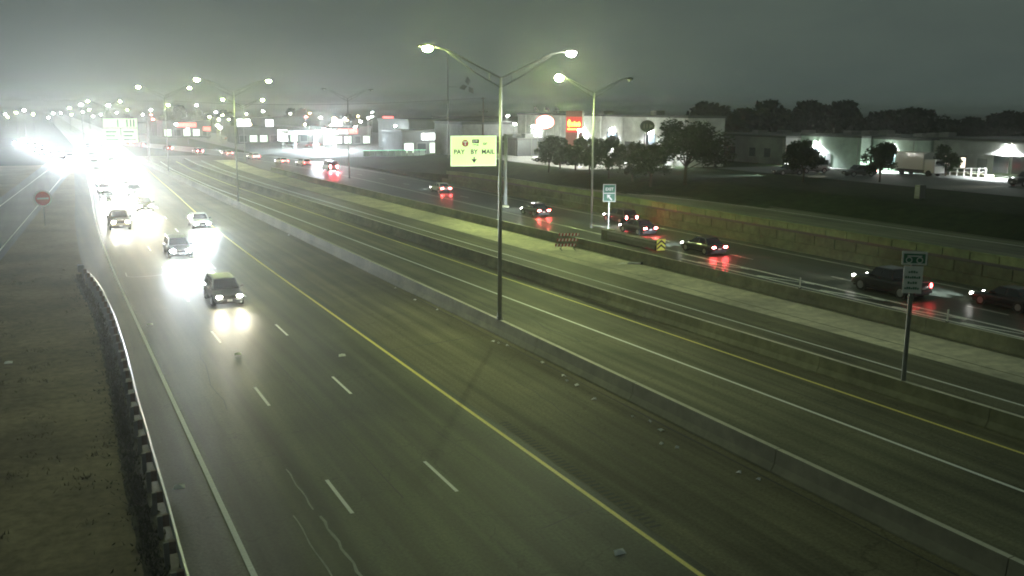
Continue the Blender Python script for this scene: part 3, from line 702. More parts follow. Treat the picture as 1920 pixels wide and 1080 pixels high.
for cx in (-.22, .22):
    for k in range(10):
        a0, a1 = 2*PI*k/10, 2*PI*(k+1)/10
        h2.add([(cx + .10*math.cos(a0), -.138, 5.47 + .10*math.sin(a0)), (cx + .14*math.cos(a0), -.138, 5.47 + .14*math.sin(a0)), (cx + .14*math.cos(a1), -.138, 5.47 + .14*math.sin(a1)), (cx + .10*math.cos(a1), -.138, 5.47 + .10*math.sin(a1))], [(0,1,2,3)])
h2.build('sign_symbol', M['signwhite'], hp)

# do-not-enter sign on the ramp gore
dn = thing('do_not_enter_sign', 'round red and white do-not-enter sign on a post beside the left ramp', 'road sign', (-.1, 111.2, -.02), R(2))
MB().box(-.04, .04, -.03, .03, 0, 2.2).build('post', M['galv'], dn)
dp = MB().disc((0, -.06, 2.95), .86, 'y', .03, 28).build('sign_panel', M['signwhite'], dn)
MB().disc((0, -.085, 2.95), .72, 'y', .02, 28).build('red_disc', M['signred'], dp)
MB().box(-.55, .55, -.115, -.10, 2.86, 3.04).build('white_bar', M['signwhite'], dp)

# distant overhead sign across the road
M['farpanel'] = em('added_glow_guide', (.72,.92,.60), .40); M['farink'] = mat('guide_sign_legend', (.10,.22,.14), .6, 0)  # panel emission added in place of light falling on the sign
fs_ = thing('overhead_sign', 'broad pale overhead sign on a cantilever far down the road at left', 'road sign', (20.8, 217, 0), 0)
MB().tube((0,0,0), (0,0,10.0), .26, .2, 8).build('post', M['galvd'], fs_)
MB().tube((0,0,6.6), (-8.6,0,6.6), .14, .12, 8).tube((0,0,9.0), (-8.6,0,9.0), .14, .12, 8).build('sign_arm', M['galvd'], fs_)
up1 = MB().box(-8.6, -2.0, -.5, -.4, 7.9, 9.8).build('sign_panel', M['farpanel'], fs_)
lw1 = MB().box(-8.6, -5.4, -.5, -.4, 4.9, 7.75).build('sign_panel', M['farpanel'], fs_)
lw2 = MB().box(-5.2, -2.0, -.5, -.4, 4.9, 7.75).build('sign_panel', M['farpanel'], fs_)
b = MB()
for x in (-5.9, -4.1, -3.4, -2.8): b.box(x, x + .22, -.53, -.51, 8.1, 9.6)
b.build('sign_legend', M['farink'], up1)
for pnl, x0 in ((lw1, -8.35), (lw2, -4.95)):
    b = MB()
    for r_ in range(3):
        MB().box(x0 + .1, x0 + (2.5, 1.9, 2.2)[r_], -.53, -.51, 5.3 + r_*.82, 5.55 + r_*.82).build('sign_legend', M['farink'], pnl)

# crash cushion with chevron nose
cc = thing('crash_cushion', 'grey crash cushion with yellow and black chevron nose at the gore', 'crash cushion', (49.7, 70.0, 0), R(.5))
for i in range(7):
    MB().box(-.42, .42, .55 + i*1.15, .55 + (i+1)*1.15 - .06, .12, .86).build('cushion_cell', M['galvd'], cc)
for s in (-1, 1): MB().box(s*.43 - .02, s*.43 + .02, .4, 8.6, .55, .75).build('side_rail', M['galv'], cc)
MB().box(-.5, .5, 8.6, 9.6, 0, .95).build('backup_block', M['conc'], cc)
MB().box(-.40, .40, .3, .55, .05, .90).build('nose', M['dark'], cc)
np_ = MB().box(-.46, .46, .22, .29, .10, 1.12).build('nose_panel', M['signyel'], cc)
ck = MB()
for z in (.16, .56):
    ck.prism([(-.46, z), (-.46, z+.17), (0, z+.52), (.46, z+.17), (.46, z), (0, z+.33)], .205, .218)
ck.build('chevron', M['ink'], np_)

# barricade
bc = thing('barricade', 'three-rail red and white striped barricade leaning on the pale strip', 'barricade', (42.5, 74.6, .008), R(-18))
M['stripew'] = mat('reflective_white', (.85,.85,.78), .4, 0)
for s in (-1, 1):
    MB().box(s*.62 - .03, s*.62 + .03, -.03, .03, 0, 1.5).box(s*.62 - .03, s*.62 + .03, -.55, .55, 0, .05).build('upright', M['galvd'], bc)
for j in range(3):
    z = .30 + j * .48; sh = (-.22, -.05, .1)[j]
    rl = MB().box(-.95 + sh, .95 + sh, -.075, -.035, z, z + .24).build('rail', M['signred'], bc)
    for q in range(6):
        x = -.86 + sh + q * .31
        MB().add([(x, -.079, z+.01), (x + .15, -.079, z+.01), (x + .21, -.079, z + .23), (x + .06, -.079, z + .23)], [(0,1,2,3)]).build('stripe', M['stripew'], rl)
# fallen debris on the strip
db = thing('fallen_marker', 'pale fallen traffic marker with a black base lying on the strip', 'traffic marker', (43.0, 65.3, .01), R(-24))
MB().tube((-.05,0,.10), (1.05,.02,.09), .09, .075, 10).build('tube', M['litter'], db, True)
MB().tube((1.0,.02,.09), (1.2,.03,.09), .13, .13, 10).box(-.05, 1.1, .10, .30, 0, .07).build('rubber_base', M['black'], db)
MB().add([(-.95,-.12,.02), (-.5,-.18,.05), (-.05,-.06,.10), (-.05,.16,.10), (-.5,.14,.16), (-.9,.08,.04)], [(0,1,4,5), (1,2,3,4)]).build('torn_sleeve', M['litter'], db)
db2 = thing('tyre_scrap', 'dark strip of tyre lying beyond the barricade near the barrier', 'tyre scrap', (47.6, 84.0, .02), R(10))
MB().prism([(-.5,0),(-.3,.08),(.1,.05),(.5,.10),(.55,.02)], -.12, .12).build('tread', M['black'], db2)
# delineator posts on the third barrier
for y, lb in ((47.8, 'short white delineator on the gore barrier, left of the tall lane sign'), (36.4, 'short white delineator on the gore barrier, right of the tall lane sign')):
    d_ = thing('delineator', lb, 'delineator', (45.95 + c2(y), y, .85), group='delineators on the barrier')
    MB().box(-.05, .05, -.02, .02, 0, .75).build('blade', M['stripew'], d_)
    MB().box(-.08, .08, -.06, .06, 0, .05).build('foot', M['dark'], d_)

# litter along the shoulder
random.seed(21)
LIT = [(21.9, 63), (21.7, 58.5), (21.9, 55), (21.6, 46), (21.9, 44.8), (21.7, 45.5), (22.0, 41.0), (21.8, 38.4), (21.5, 37.6), (21.6, 36.8), (21.2, 34.6), (21.4, 31.8), (21.7, 31.0), (21.5, 29.9), (20.6, 28.6), (20.9, 28.0), (21.4, 25.0), (21.6, 24.2), (21.6, 94)]
for x, y in LIT:
    o = MB(); s_ = random.uniform(.07, .15)
    o.add([(-s_, -s_*.6, .012), (s_*.9, -s_*.7, .02), (s_, s_*.5, .07), (-s_*.2, s_*.8, .012), (-s_*.7, s_*.3, .09), (0, 0, .11)], [(0,1,5), (1,2,5), (2,3,5), (3,4,5), (4,0,5)])
    ob = o.build('litter_scrap', M['litter']); ob.location = (x, y, .004); ob.rotation_euler.z = random.uniform(0, 6)
    tag(ob, 'small pale scrap of litter on the shoulder along the median barrier', 'litter', 'litter along the median barrier')
for x, y, lb in ((13.2, 46.5, 'tiny pale scrap between the lane dashes left of the yellow line'), (14.2, 21.6, 'crumpled pale litter left of the yellow line, low in the picture'), (11.0, 20.5, 'crumpled pale litter at the bottom edge of the road'), (5.0, 58.0, 'tiny pale scrap just right of the white edge line'),
                 (3.35, 32.0, 'pale crumpled paper against the foot of the guardrail'), (-2.2, 52.0, 'small pale scrap on the bare ground left of the guardrail'), (8.4, 49.0, 'torn pale scraps on the lane line below the nearest oncoming car')):
    o = MB(); s_ = .2
    o.add([(-s_, -s_*.6, .012), (s_*.9, -s_*.7, .02), (s_, s_*.5, .07), (-s_*.2, s_*.8, .012), (-s_*.7, s_*.3, .09), (0, 0, .13)], [(0,1,5), (1,2,5), (2,3,5), (3,4,5), (4,0,5)])
    ob = o.build('litter_scrap', M['litter']); ob.location = (x, y, .006); tag(ob, lb, 'litter', 'litter on the road')

# ---------------------------------------------------------------- trees
def make_tree_meshes(seed, h, cw, n, leaf, shape='round'):
    rnd = random.Random(seed)
    tr = MB(); th = h * .32
    tr.tube((0,0,-.1), (0.03,0,th), h*.026, h*.018, 7)
    cl = []
    for i in range(9):
        a = rnd.uniform(0, 6.28); rr = cw * .5 * rnd.uniform(.2, .75); z = h * rnd.uniform(.36, .88)
        tr.tube((0.03,0,th*rnd.uniform(.7,1)), (rr*math.cos(a), rr*math.sin(a), z), h*.011, h*.004, 5)
        cl.append((rr*math.cos(a), rr*math.sin(a), z, cw * rnd.uniform(.16, .27)))
    for i in range(20):
        a = rnd.uniform(0, 6.28); z = h * rnd.uniform(.22, .95)
        lim = cw * .5 * (math.sqrt(max(.05, 1 - ((z/h - .60)/.42)**2)))
        rr = lim * rnd.uniform(.3, .95); cl.append((rr*math.cos(a), rr*math.sin(a), z, cw * rnd.uniform(.10, .2)))
    lf = MB()
    for i in range(n):
        cx, cy_, cz, cr = rnd.choice(cl)
        d = Vector((rnd.gauss(0,1), rnd.gauss(0,1), rnd.gauss(0,.8))).normalized() * (cr * rnd.random() ** .45)
        p = Vector((cx, cy_, cz)) + d
        if p.z < h * .14: p.z = h * .14 + rnd.random() * .5
        u = Vector((rnd.gauss(0,1), rnd.gauss(0,1), rnd.gauss(0,1))).normalized(); v = u.orthogonal().normalized()
        s = leaf * rnd.uniform(.6, 1.3)
        lf.quad(p - u*s*.5, p + v*s*.32, p + u*s*.5, p - v*s*.32)
    return tr, lf
TREES = []
for seed, h, cw, n, leaf, lm in ((1, 6.0, 5.2, 4600, .36, 'leafa'), (2, 5.0, 4.2, 4000, .32, 'leafb'), (3, 8.8, 8.6, 9000, .46, 'leafa'), (4, 9.0, 9.0, 2600, .95, 'leafc'), (5, 7.0, 6.0, 2000, .85, 'leafc')):
    tr, lf = make_tree_meshes(seed, h, cw, n, leaf)
    root = thing('tree', 'tree', 'tree')
    tr.build('trunk', M['bark'], root); lf.build('crown', M[lm], root)
    TREES.append(root)
tused = set()
def tree(k, label, x, y, s=1.0, rz=0.0, group=None, z=None, sz=1.0):
    r = TREES[k]
    if k in tused: r = copy_tree(r)
    tused.add(k)
    r.location = (x, y, ground_h(x, y) - .05 if z is None else z); r.scale = (s, s, s * sz); r.rotation_euler.z = rz
    if 'group' in r: del r['group']
    return tag(r, label, 'tree', group)
tree(2, 'largest dark leafy tree on the grass bank right of the unlit pylon sign', 75.6, 102.0, 1.22, .3, sz=.74)
tree(0, 'dark tree between the unlit pylon sign and the largest tree', 72.6, 105.5, 1.1, 1.1, sz=.8)
tree(0, 'dark tree in front of the bright lot, below the oval sign', 71.0, 131.0, .92, .4, 'young trees by the bright lot')
tree(1, 'small tree in front of the bright lot, right of the oval sign', 73.3, 131.6, 1.0, 2.0, 'young trees by the bright lot')
tree(1, 'small tree below the red and yellow pylon sign', 73.8, 127.6, 1.0, 4.0, 'young trees by the bright lot')
tree(1, 'slim tree just left of the gore lamp post, in front of the white warehouse', 72.7, 121.6, .95, 5.1, sz=1.1)
tree(0, 'broad dark tree before the warehouse, right of the gore lamp post', 71.8, 114.7, .95, 2.6)
tree(1, 'spiky dark tree before the warehouse, left of the unlit pylon sign', 72.8, 110.2, 1.05, 3.3)
tree(2, 'dark round tree in front of the right office building lamp', 90.8, 96.5, .60, 2.2, 'round trees by the offices')
tree(0, 'dark round tree between the two lit office walls', 100.4, 92.5, .85, .9, 'round trees by the offices')
tree(1, 'small tree beside the ramp railing of the right-hand office', 119.0, 97.5, .9, .2)
random.seed(5)
for i in range(34):
    t = i / 33; a = R(lerp(37, 58, t)); d = random.uniform(205, 240)
    where = 'the warehouse end and largest tree' if t < .12 else 'the low grey block building' if t < .24 else 'the pale lamp-lit office wall' if t < .38 else 'the greenish low office' if t < .52 else 'the long right-hand office'
    tree(3 if i % 3 else 4, ('broad' if i % 3 else 'narrower') + ' dark tree in the treeline behind ' + where, d*math.sin(a), d*math.cos(a), random.uniform(.85, 1.12) * (1.12 if t < .4 else .95), random.uniform(0, 6), 'treeline behind the buildings', z=3.2)
for i in range(16):
    a = R(random.uniform(3, 17)); d = random.uniform(520, 700)
    tree(3 if i % 2 else 4, 'dim distant tree on the hazy left horizon', d*math.sin(a), d*math.cos(a), random.uniform(.9, 1.3), random.uniform(0, 6), 'trees on the hazy left horizon', z=0)

# ---------------------------------------------------------------- buildings
def bmat(n, c): return mat(n, c, .85, .12, .8, big=.2)
M['bwhite'] = bmat('painted_tilt_wall', (.58,.60,.58)); M['bgrey'] = bmat('grey_block_wall', (.26,.27,.26)); M['bdark'] = bmat('dark_cladding', (.10,.11,.11)); M['bteal'] = bmat('pale_green_wall', (.32,.42,.36)); M['broof'] = mat('roof_edge', (.06,.065,.06), .7, .1, 2)
M['bred'] = bmat('red_brown_fascia', (.30,.13,.10))
def building(label, x0, x1, y0, y1, z0, z1, wall='bgrey', cat='building', name='building', wins=(), doors=(), panels=0, over=.15):
    """wins/doors: (y centre, width, z bottom, height) on the face at x0 that looks to the road"""
    t = thing(name, label, cat, ((x0+x1)/2, (y0+y1)/2, z0)); ox, oy = (x0+x1)/2, (y0+y1)/2
    h = z1 - z0
    MB().box(x0-ox, x1-ox, y0-oy, y1-oy, -.3, h).build('wall', M[wall], t)
    MB().box(x0-ox-over, x1-ox+over, y0-oy-over, y1-oy+over, h + .003, h + .35).build('roof', M['broof'], t)
    for (yc, wd, zb, hh) in wins:
        f = MB().box(x0-ox-.07, x0-ox-.003, yc-oy-wd/2, yc-oy+wd/2, zb, zb+hh).build('window', M['frame'], t)
        MB().quad((x0-ox-.075, yc-oy-wd/2+.08, zb+.08), (x0-ox-.075, yc-oy+wd/2-.08, zb+.08), (x0-ox-.075, yc-oy+wd/2-.08, zb+hh-.08), (x0-ox-.075, yc-oy-wd/2+.08, zb+hh-.08)).build('pane', M['winglass'], f)
    for k_ in range(3):                       # rooftop units and a downpipe
        yy_ = lerp(y0, y1, (.22, .5, .8)[k_]) - oy
        MB().box(-1.2, .6 + .3 * k_, yy_ - .9, yy_ + .9, h + .36, h + 1.15 - .15 * k_).build('roof_unit', M['galvd'], t)
    MB().tube((x0-ox-.12, y0-oy+.6, 0), (x0-ox-.12, y0-oy+.6, h-.05), .06, .06, 6).build('downpipe', M['galvd'], t)
    for (yc, wd, zb, hh) in doors:
        MB().box(x0-ox-.06, x0-ox-.003, yc-oy-wd/2, yc-oy+wd/2, zb, zb+hh).build('door', M['bdark'], t)
    for i in range(panels):
        y = lerp(y0, y1, (i + .5) / panels) - oy
        MB().box(x0-ox-.18, x0-ox-.004, y-.25, y+.25, 0, h).build('pilaster', M[wall], t)
    return t
def wall_pack(label, x, y, z, colr='lensw', group='wall lamps on the buildings', pw=5200, tint=(.93,.97,1.0)):
    t = thing('wall_lamp', label, 'wall lamp', (x, y, z), group=group)
    MB().prism([(0,-.12),(-.28,-.06),(-.28,.05),(0,.16)], -.22, .22).build('housing', M['galvd'], t)
    MB().ball((-.22, 0, -.14), .16, .30, .12, 8, 5).build('lens', M[colr], t, True)
    l = BEAMS.get('wp%d%s' % (pw, tint))
    if not l:
        l = bpy.data.lights.new('wall_lamp_light', 'SPOT'); l.energy = pw; l.spot_size = R(150); l.spot_blend = .7; l.color = tint; l.shadow_soft_size = .15; BEAMS['wp%d%s' % (pw, tint)] = l
    o = bpy.data.objects.new('lamp_light', l); col.objects.link(o); o.parent = t; o.location = (-.34, 0, -.22); o.rotation_euler = (0, R(-12), 0)
    return t
G = 3.25
building('long white warehouse with dock doors and lamps behind the trees', 95, 102.5, 128, 190, G, 11.2, 'bwhite', 'warehouse', 'warehouse',
         wins=[(138.7, 3.6, 3.0, 2.2), (151, 3.6, 3.0, 2.2)], doors=[(145, 3.2, 0, 3.6), (160, 3.2, 0, 3.6), (170, 3.2, 0, 3.6)], panels=8)
for y, lb in ((138.7, 'wall lamp on the warehouse left of the unlit pylon sign'), (151, 'wall lamp on the warehouse right of the gore lamp post'), (161.5, 'wall lamp on the warehouse behind the gore lamp post'), (180, 'wall lamp on the warehouse between the two lit signs'), (132.3, 'wall lamp at the warehouse end beside the largest tree')):
    wall_pack(lb, 95, y, 9.0, pw=22000)
building('low grey block building right of the largest tree', 115, 135, 127, 150, G, 7.9, 'bgrey', wins=[(131.5, 1.8, 1.1, 1.7), (135.5, 1.8, 1.1, 1.7), (141, 1.8, 1.1, 1.7)])
building('pale office wall lit by a strong lamp, right of the grey block', 118, 136, 113, 126.6, G, 8.3, 'bteal', wins=[(123.5, 2.2, .9, 2.2)], doors=[(120, 1.2, 0, 2.3)])
wall_pack('strong wall lamp on the pale office wall', 118, 122.8, 7.3, pw=45000)
building('greenish low office half hidden by round trees', 120, 138, 103.8, 112.4, G, 8.2, 'bteal', wins=[(108, 3.0, 1.0, 1.8)])
wall_pack('strong wall lamp on the greenish low office', 120, 108.6, 7.2, pw=45000, tint=(.80,1.0,.85))
ob_ = building('long low office with a pale fascia and ramp railing at the right edge', 124, 146, 62, 103.2, G, 8.4, 'bgrey', wins=[(101.4, 1.4, 1.0, 1.9), (98.6, 1.2, 1.0, 1.9), (92.3, 2.6, .6, 2.7), (89.4, 2.4, .6, 2.7), (86.6, 2.4, .6, 2.7), (80, 2.4, .6, 2.7), (74, 2.4, .6, 2.7)], doors=[(95.4, 1.6, 0, 2.6)])
MB().box(-12.2, -11.0, -20.6, 20.6, 3.25, 5.0).build('fascia', M['bgrey'], ob_)
wall_pack('strongest wall lamp, on the fascia of the right-hand office', 122.75, 90.5, 8.0, pw=60000)
M['litwin'] = em('lit_interior', (1.0,.86,.70), 2.2)
MB().quad((-11.09, 18.2, 1.1), (-11.09, 19.4, 1.1), (-11.09, 19.4, 2.8), (-11.09, 18.2, 2.8)).build('lit_pane', M['litwin'], ob_)
MB().quad((-11.09, 15.6, 1.1), (-11.09, 16.4, 1.1), (-11.09, 16.4, 2.6), (-11.09, 15.6, 2.6)).build('lit_pane', M['litwin'], ob_)
rr = thing('ramp_railing', 'white railing along the sloping entrance ramp of the right-hand office', 'railing', (121.6, 95.8, G))
for i in range(6): MB().box(-.05, .05, -3 + i*1.2, -2.9 + i*1.2, 0, 1.1 + .1*(5-i)*.6).build('baluster', M['stripew'], rr)
for z in (.55, 1.05): MB().tube((0,-3.0,z + .3), (0,3.1,z), .05, .05, 6).build('rail', M['stripew'], rr)
MB().box(.2, 1.6, -3.2, 3.2, -.1, .45).build('ramp_slab', M['conc'], rr)
pt_ = thing('picnic_table', 'pale bench table on the forecourt of the right-hand office', 'table', (117.5, 84.5, G))
MB().box(-.4, .4, -1.2, 1.2, .70, .76).build('table_top', M['stripew'], pt_)
for s in (-1, 1):
    MB().box(s*.75-.15, s*.75+.15, -1.2, 1.2, .42, .47).build('bench', M['stripew'], pt_)
    MB().box(-.8, .8, s*.9-.05, s*.9+.05, 0, .42).box(-.05, .05, s*.9-.05, s*.9+.05, .42, .70).build('leg', M['galvd'], pt_)
# box truck and parked cars by the offices
bt = thing('box_truck', 'white box truck parked side-on before the right-hand office', 'truck', (117.2, 101.0, G), R(180))
MB().box(-1.2, 1.2, -3.2, 2.0, .9, 3.4).build('cargo_box', PAINT['white'], bt)
fixn(MB().prism([(-1.05,.5),(-1.05,2.3),(-.9,2.5),(.9,2.5),(1.05,2.3),(1.05,.5)], 2.1, 3.9).build('cab', PAINT['white'], bt))
MB().box(-.95, .95, 3.905, 3.92, 1.5, 2.25).build('windscreen', M['glass'], bt)
MB().box(-1.0, 1.0, -3.2, 3.8, .45, .9).build('chassis', M['dark'], bt)
for s in (-1, 1):
    for y in (-2.0, 2.9): MB().disc((s*1.0, y, .45), .45, 'x', .28, 16).build('wheel', M['black'], bt)
    MB().box(s*.8-.12, s*.8+.12, -3.23, -3.205, .95, 1.1).build('taillight', M['tail'], bt)
place_car('suv', 'parked dark car with orange lights under the round office trees', 106.5, 102.0, R(75), 'grey', None, 'tail', z=G+.05)
place_car('sedan', 'parked grey car beside the first round office tree', 98.5, 108.0, R(80), 'grey', None, None, z=G+.05)
place_car('van', 'parked pale van behind the first round office tree', 105.0, 110.0, R(80), 'silver', None, None, z=G+.05)
place_car('pickup', 'parked dark pickup at the right edge of the office forecourt', 114.0, 80.5, R(80), 'black', None, None, z=G+.05)
place_car('sedan', 'parked pale car in the bright lot under the oval sign', 80.5, 150.0, R(60), 'white', None, None, z=3.30)
place_car('suv', 'parked dark car in the bright lot under the pylon sign', 79.0, 140.0, R(20), 'black', None, None, z=3.30)
ub = thing('utility_box', 'grey utility cabinet on the dark grass before the offices', 'cabinet', (86.0, 73.5, G))
MB().box(-.45, .45, -.35, .35, 0, 1.5).build('cabinet', M['galvd'], ub); MB().box(-.455, -.45, -.3, .3, .3, 1.3).build('door', M['bgrey'], ub)

# bright lot by the warehouse
for i, (x, y, lb) in enumerate(((79, 136, 'lot lamp over the bright lot below the pylon sign'), (80, 152, 'lot lamp over the bright lot below the oval sign'), (86, 166, 'lot lamp at the back of the bright lot'))):
    pole_light('lot_lamp', lb, x, y, 9.2, 'lensw', 'lamps over the bright lot', 3.3, 1.6, 'lot lamp')
building('dark flat-roofed drive-through canopy building at the left of the bright lot', 84, 92, 168, 182, 2.6, 6.4, 'bdark', doors=[(172, 4.5, 0, 3.0)])

# lit oval sign and pylon sign
M['oval'] = em('lit_oval_face', (1.0,.98,.86), 5.0); M['ovalrim'] = em('lit_oval_rim', (1.0,.16,.12), .8)
ov = thing('oval_sign', 'glowing white oval pylon sign with a red rim', 'sign', (87.4, 163.1, 3.0), R(-26))
MB().tube((0,0,0), (0,0,6.0), .2, .2, 8).build('post', M['galvd'], ov)
o1 = MB(); o1.disc((0,0,0), 1.0, 'y', .5, 32); of = o1.build('sign_rim', M['ovalrim'], ov); of.location = (0,0,7.0); of.scale = (1.85,1,1.35)
o2 = MB(); o2.disc((0,-.27,0), .88, 'y', .03, 32); of2 = o2.build('sign_face', M['oval'], of)
M['pylred'] = em('lit_red_face', (.75,.06,.05), .55); M['pylyel'] = em('lit_yellow_script', (1.0,.80,.12), 3.2); M['pyltop'] = mat('pylon_cladding', (.35,.15,.12), .7, .1, 2)
py_ = thing('pylon_sign', 'tall red pylon sign with glowing yellow lettering and a white side edge', 'sign', (83.9, 145.9, 3.2), R(-26))
MB().box(-1.4, 1.4, -.3, .3, 0, 9.0).build('pylon', M['pyltop'], py_)
MB().box(1.42, 1.66, -.35, .35, 0, 9.3).build('white_edge', M['stripew'], py_)
pf = MB().box(-1.38, 1.38, -.36, -.305, 5.3, 8.0).build('sign_face', M['pylred'], py_)
lt = MB()
for x, z, wd, hh in ((-1.1,6.2,.5,1.3),(-.55,6.3,.38,.75),(-.12,6.3,.36,.9),(.28,6.3,.36,.75),(.68,6.3,.4,.85)): lt.ball((x+wd/2, -.38, z+hh/2), wd/2, .03, hh/2, 10, 6)
lt.box(-1.1, 1.1, -.40, -.37, 5.75, 5.95); lt.build('sign_lettering', M['pylyel'], pf)
dk = thing('unlit_pylon_sign', 'unlit dark rounded pylon sign with a small board below it', 'sign', (77.2, 113.5, G), R(-30))
MB().tube((0,0,0), (0,0,6.6), .17, .17, 8).build('post', M['black'], dk)
s1 = MB().disc((0,0,0), 1.0, 'y', .4, 20).build('sign_head', M['bdark'], dk); s1.location = (0,0,7.0); s1.scale = (1.02,1,.85)
s2 = MB()
for x in (-.5, -.1, .3): s2.box(x, x+.10, -.235, -.205, -.35, .35)
s2.disc((.52,-.22,0), .22, 'y', .02, 14).build('sign_mark', M['frame'], s1)
MB().box(-1.1, 1.1, -.15, .15, 3.3, 4.5).build('reader_board', M['bdark'], dk)

# three-diamond emblem on a tall mast, utility pole, flags
em_ = thing('emblem_sign', 'dark three-diamond emblem high on a thin mast behind the nearest lamp post', 'sign', (82.4, 199.6, 0.2), R(-26))
MB().tube((0,0,0), (0,0,24), .16, .10, 8).build('mast', M['galvd'], em_)
MB().tube((0,0,16.9), (4.2,0,16.9), .06, .05, 6).build('bracket', M['galvd'], em_)
for ang in (95, 195, 305):
    a = R(ang); u = Vector((math.cos(a), 0, math.sin(a))); v = Vector((-u.z, 0, u.x)); c0 = Vector((4.5, -.1, 17.1))
    ln = 2.1; pts = [c0 + u*.15, c0 + u*(ln*.5) + v*.62, c0 + u*ln, c0 + u*(ln*.5) - v*.62]
    MB().prism([(p.x, p.z) for p in pts], -.2, 0.0).build('diamond', M['bdark'], em_)
ut = thing('utility_pole', 'wooden utility pole with two crossarms behind the nearest lamp post', 'utility pole', (97.5, 213.9, .5))
MB().tube((0,0,0), (0,0,14.6), .2, .13, 8).build('pole', M['wood'], ut)
for z, wd in ((14.2, 1.2), (11.0, 2.4)):
    MB().box(-wd/2, wd/2, -.06, .06, z, z+.14).build('crossarm', M['wood'], ut)
    for q in range(3): MB().tube((-wd/2+.15+q*(wd-.3)/2,0,z+.14), (-wd/2+.15+q*(wd-.3)/2,0,z+.38), .05, .05, 6).build('insulator', M['frame'], ut)
pw = thing('power_line', 'thin sagging power line running left from the utility pole', 'power line', (0, 0, 0))
b = MB(); pts = []
for i in range(17):
    t = i / 16; pts.append((lerp(97.5, 40, t), lerp(213.9, 330, t), 14.9 - 4 * t * (1-t) * 1.4 - t))
for p, q in zip(pts, pts[1:]): b.tube(p, q, .035, .035, 4)
b.build('wire', M['black'], pw)
for i, (dx, lb) in enumerate(((-2.2, 'leftmost of three small dark flags above the oval sign'), (0, 'middle of three small dark flags above the oval sign'), (2.0, 'rightmost of three small dark flags above the oval sign'))):
    f = thing('flag', lb, 'flag', (90 + dx*.9, 168 - dx*.4, 3.0), group='small flags over the bright lot')
    MB().tube((0,0,0), (0,0,10.0), .04, .03, 5).build('flagpole', M['galvd'], f)
    MB().add([(0,0,9.9), (.5,-.05,9.7), (.95,.05,9.4), (.9,.05,8.95), (.45,-.05,9.2), (0,0,9.3)], [(0,1,4,5), (1,2,3,4)]).build('cloth', M['bdark'], f)

# ---------------------------------------------------------------- far retail strip (hazy)
random.seed(11)
def store(label, x0, x1, y0, y1, h, wall, nwin, lit=True, sign=None):
    t = thing('store', label, 'store', ((x0+x1)/2, (y0+y1)/2, 0)); ox, oy = (x0+x1)/2, (y0+y1)/2
    MB().box(x0-ox, x1-ox, y0-oy, y1-oy, 0, h).build('wall', M[wall], t)
    MB().box(x0-ox-.3, x1-ox+.3, y0-oy-.3, y1-oy+.3, h+.003, h+.5).build('roof', M['broof'], t)
    wd = (x1 - x0) / nwin
    for i in range(nwin):
        x = x0 - ox + i*wd
        f = MB().box(x+wd*.12, x+wd*.88, y0-oy-.08, y0-oy-.003, .4, h*.55).build('window', M['frame'], t)
        lit_ = lit and (i * 7 + int(x0)) % 3 != 0
        MB().quad((x+wd*.16, y0-oy-.085, .6), (x+wd*.84, y0-oy-.085, .6), (x+wd*.84, y0-oy-.085, h*.52), (x+wd*.16, y0-oy-.085, h*.52)).build('pane', M['storewin'] if lit_ else M['winglass'], f)
    if sign: MB().box(-(x1-x0)*.2, (x1-x0)*.2, y0-oy-.4, y0-oy-.1, h*.68, h*.95).build('fascia_sign', M[sign], t)
    return t
M['storewin'] = em('lit_shop_window', (.85,1.0,.85), 1.2)
M['signlw'] = em('lit_white_sign', (.95,.97,1.0), 6.0); M['signlr'] = em('lit_red_sign', (1.0,.14,.12), 3.0); M['fenceglow'] = em('green_rail_glow', (.35,1.0,.62), 1.6)
store('dark office block among the retail lights, left of the toll sign', 96, 118, 262, 290, 8.6, 'bdark', 6, False)
store('retail store with a row of white lights left of the toll sign', 86, 104, 240, 256, 6.0, 'bdark', 5, True, 'signlw')
store('wide box building behind the toll sign', 92, 112, 214, 232, 8.6, 'bgrey', 5, False)
store('low store with a red sign right of the bluish floodlights', 84, 100, 310, 326, 5.5, 'bdark', 5, True, 'signlr')
store('far long store under the bluish floodlights', 60, 84, 330, 350, 5.2, 'bdark', 7, True)
store('distant grey store at the left end of the retail strip', 44, 62, 400, 420, 6.0, 'bdark', 5, True, 'signlr')
store('distant dark store beyond the white box sign', 70, 100, 400, 425, 7.5, 'bdark', 6, True)
store('farthest dark block behind the retail lights', 130, 165, 300, 330, 9.0, 'bdark', 7, False)
cn = thing('fuel_canopy', 'flat fuel-station canopy with blue-white lights in the retail strip', 'canopy', (74, 284, 0))
MB().box(-9, 9, -5, 5, 4.6, 5.4).build('canopy_roof', M['bwhite'], cn)
M['canl'] = em('canopy_light', (.80,.90,1.0), 260)
for sx in (-6, 0, 6):
    MB().tube((sx,0,0), (sx,0,4.6), .2, .2, 8).build('column', M['galvd'], cn)
    for sy_ in (-2.5, 2.5): MB().box(sx-.5, sx+.5, sy_-.4, sy_+.4, 4.52, 4.59).build('canopy_lamp', M['canl'], cn)
    MB().box(sx-.4, sx+.4, -.6, .6, 0, 1.7).build('fuel_pump', M['bgrey'], cn)
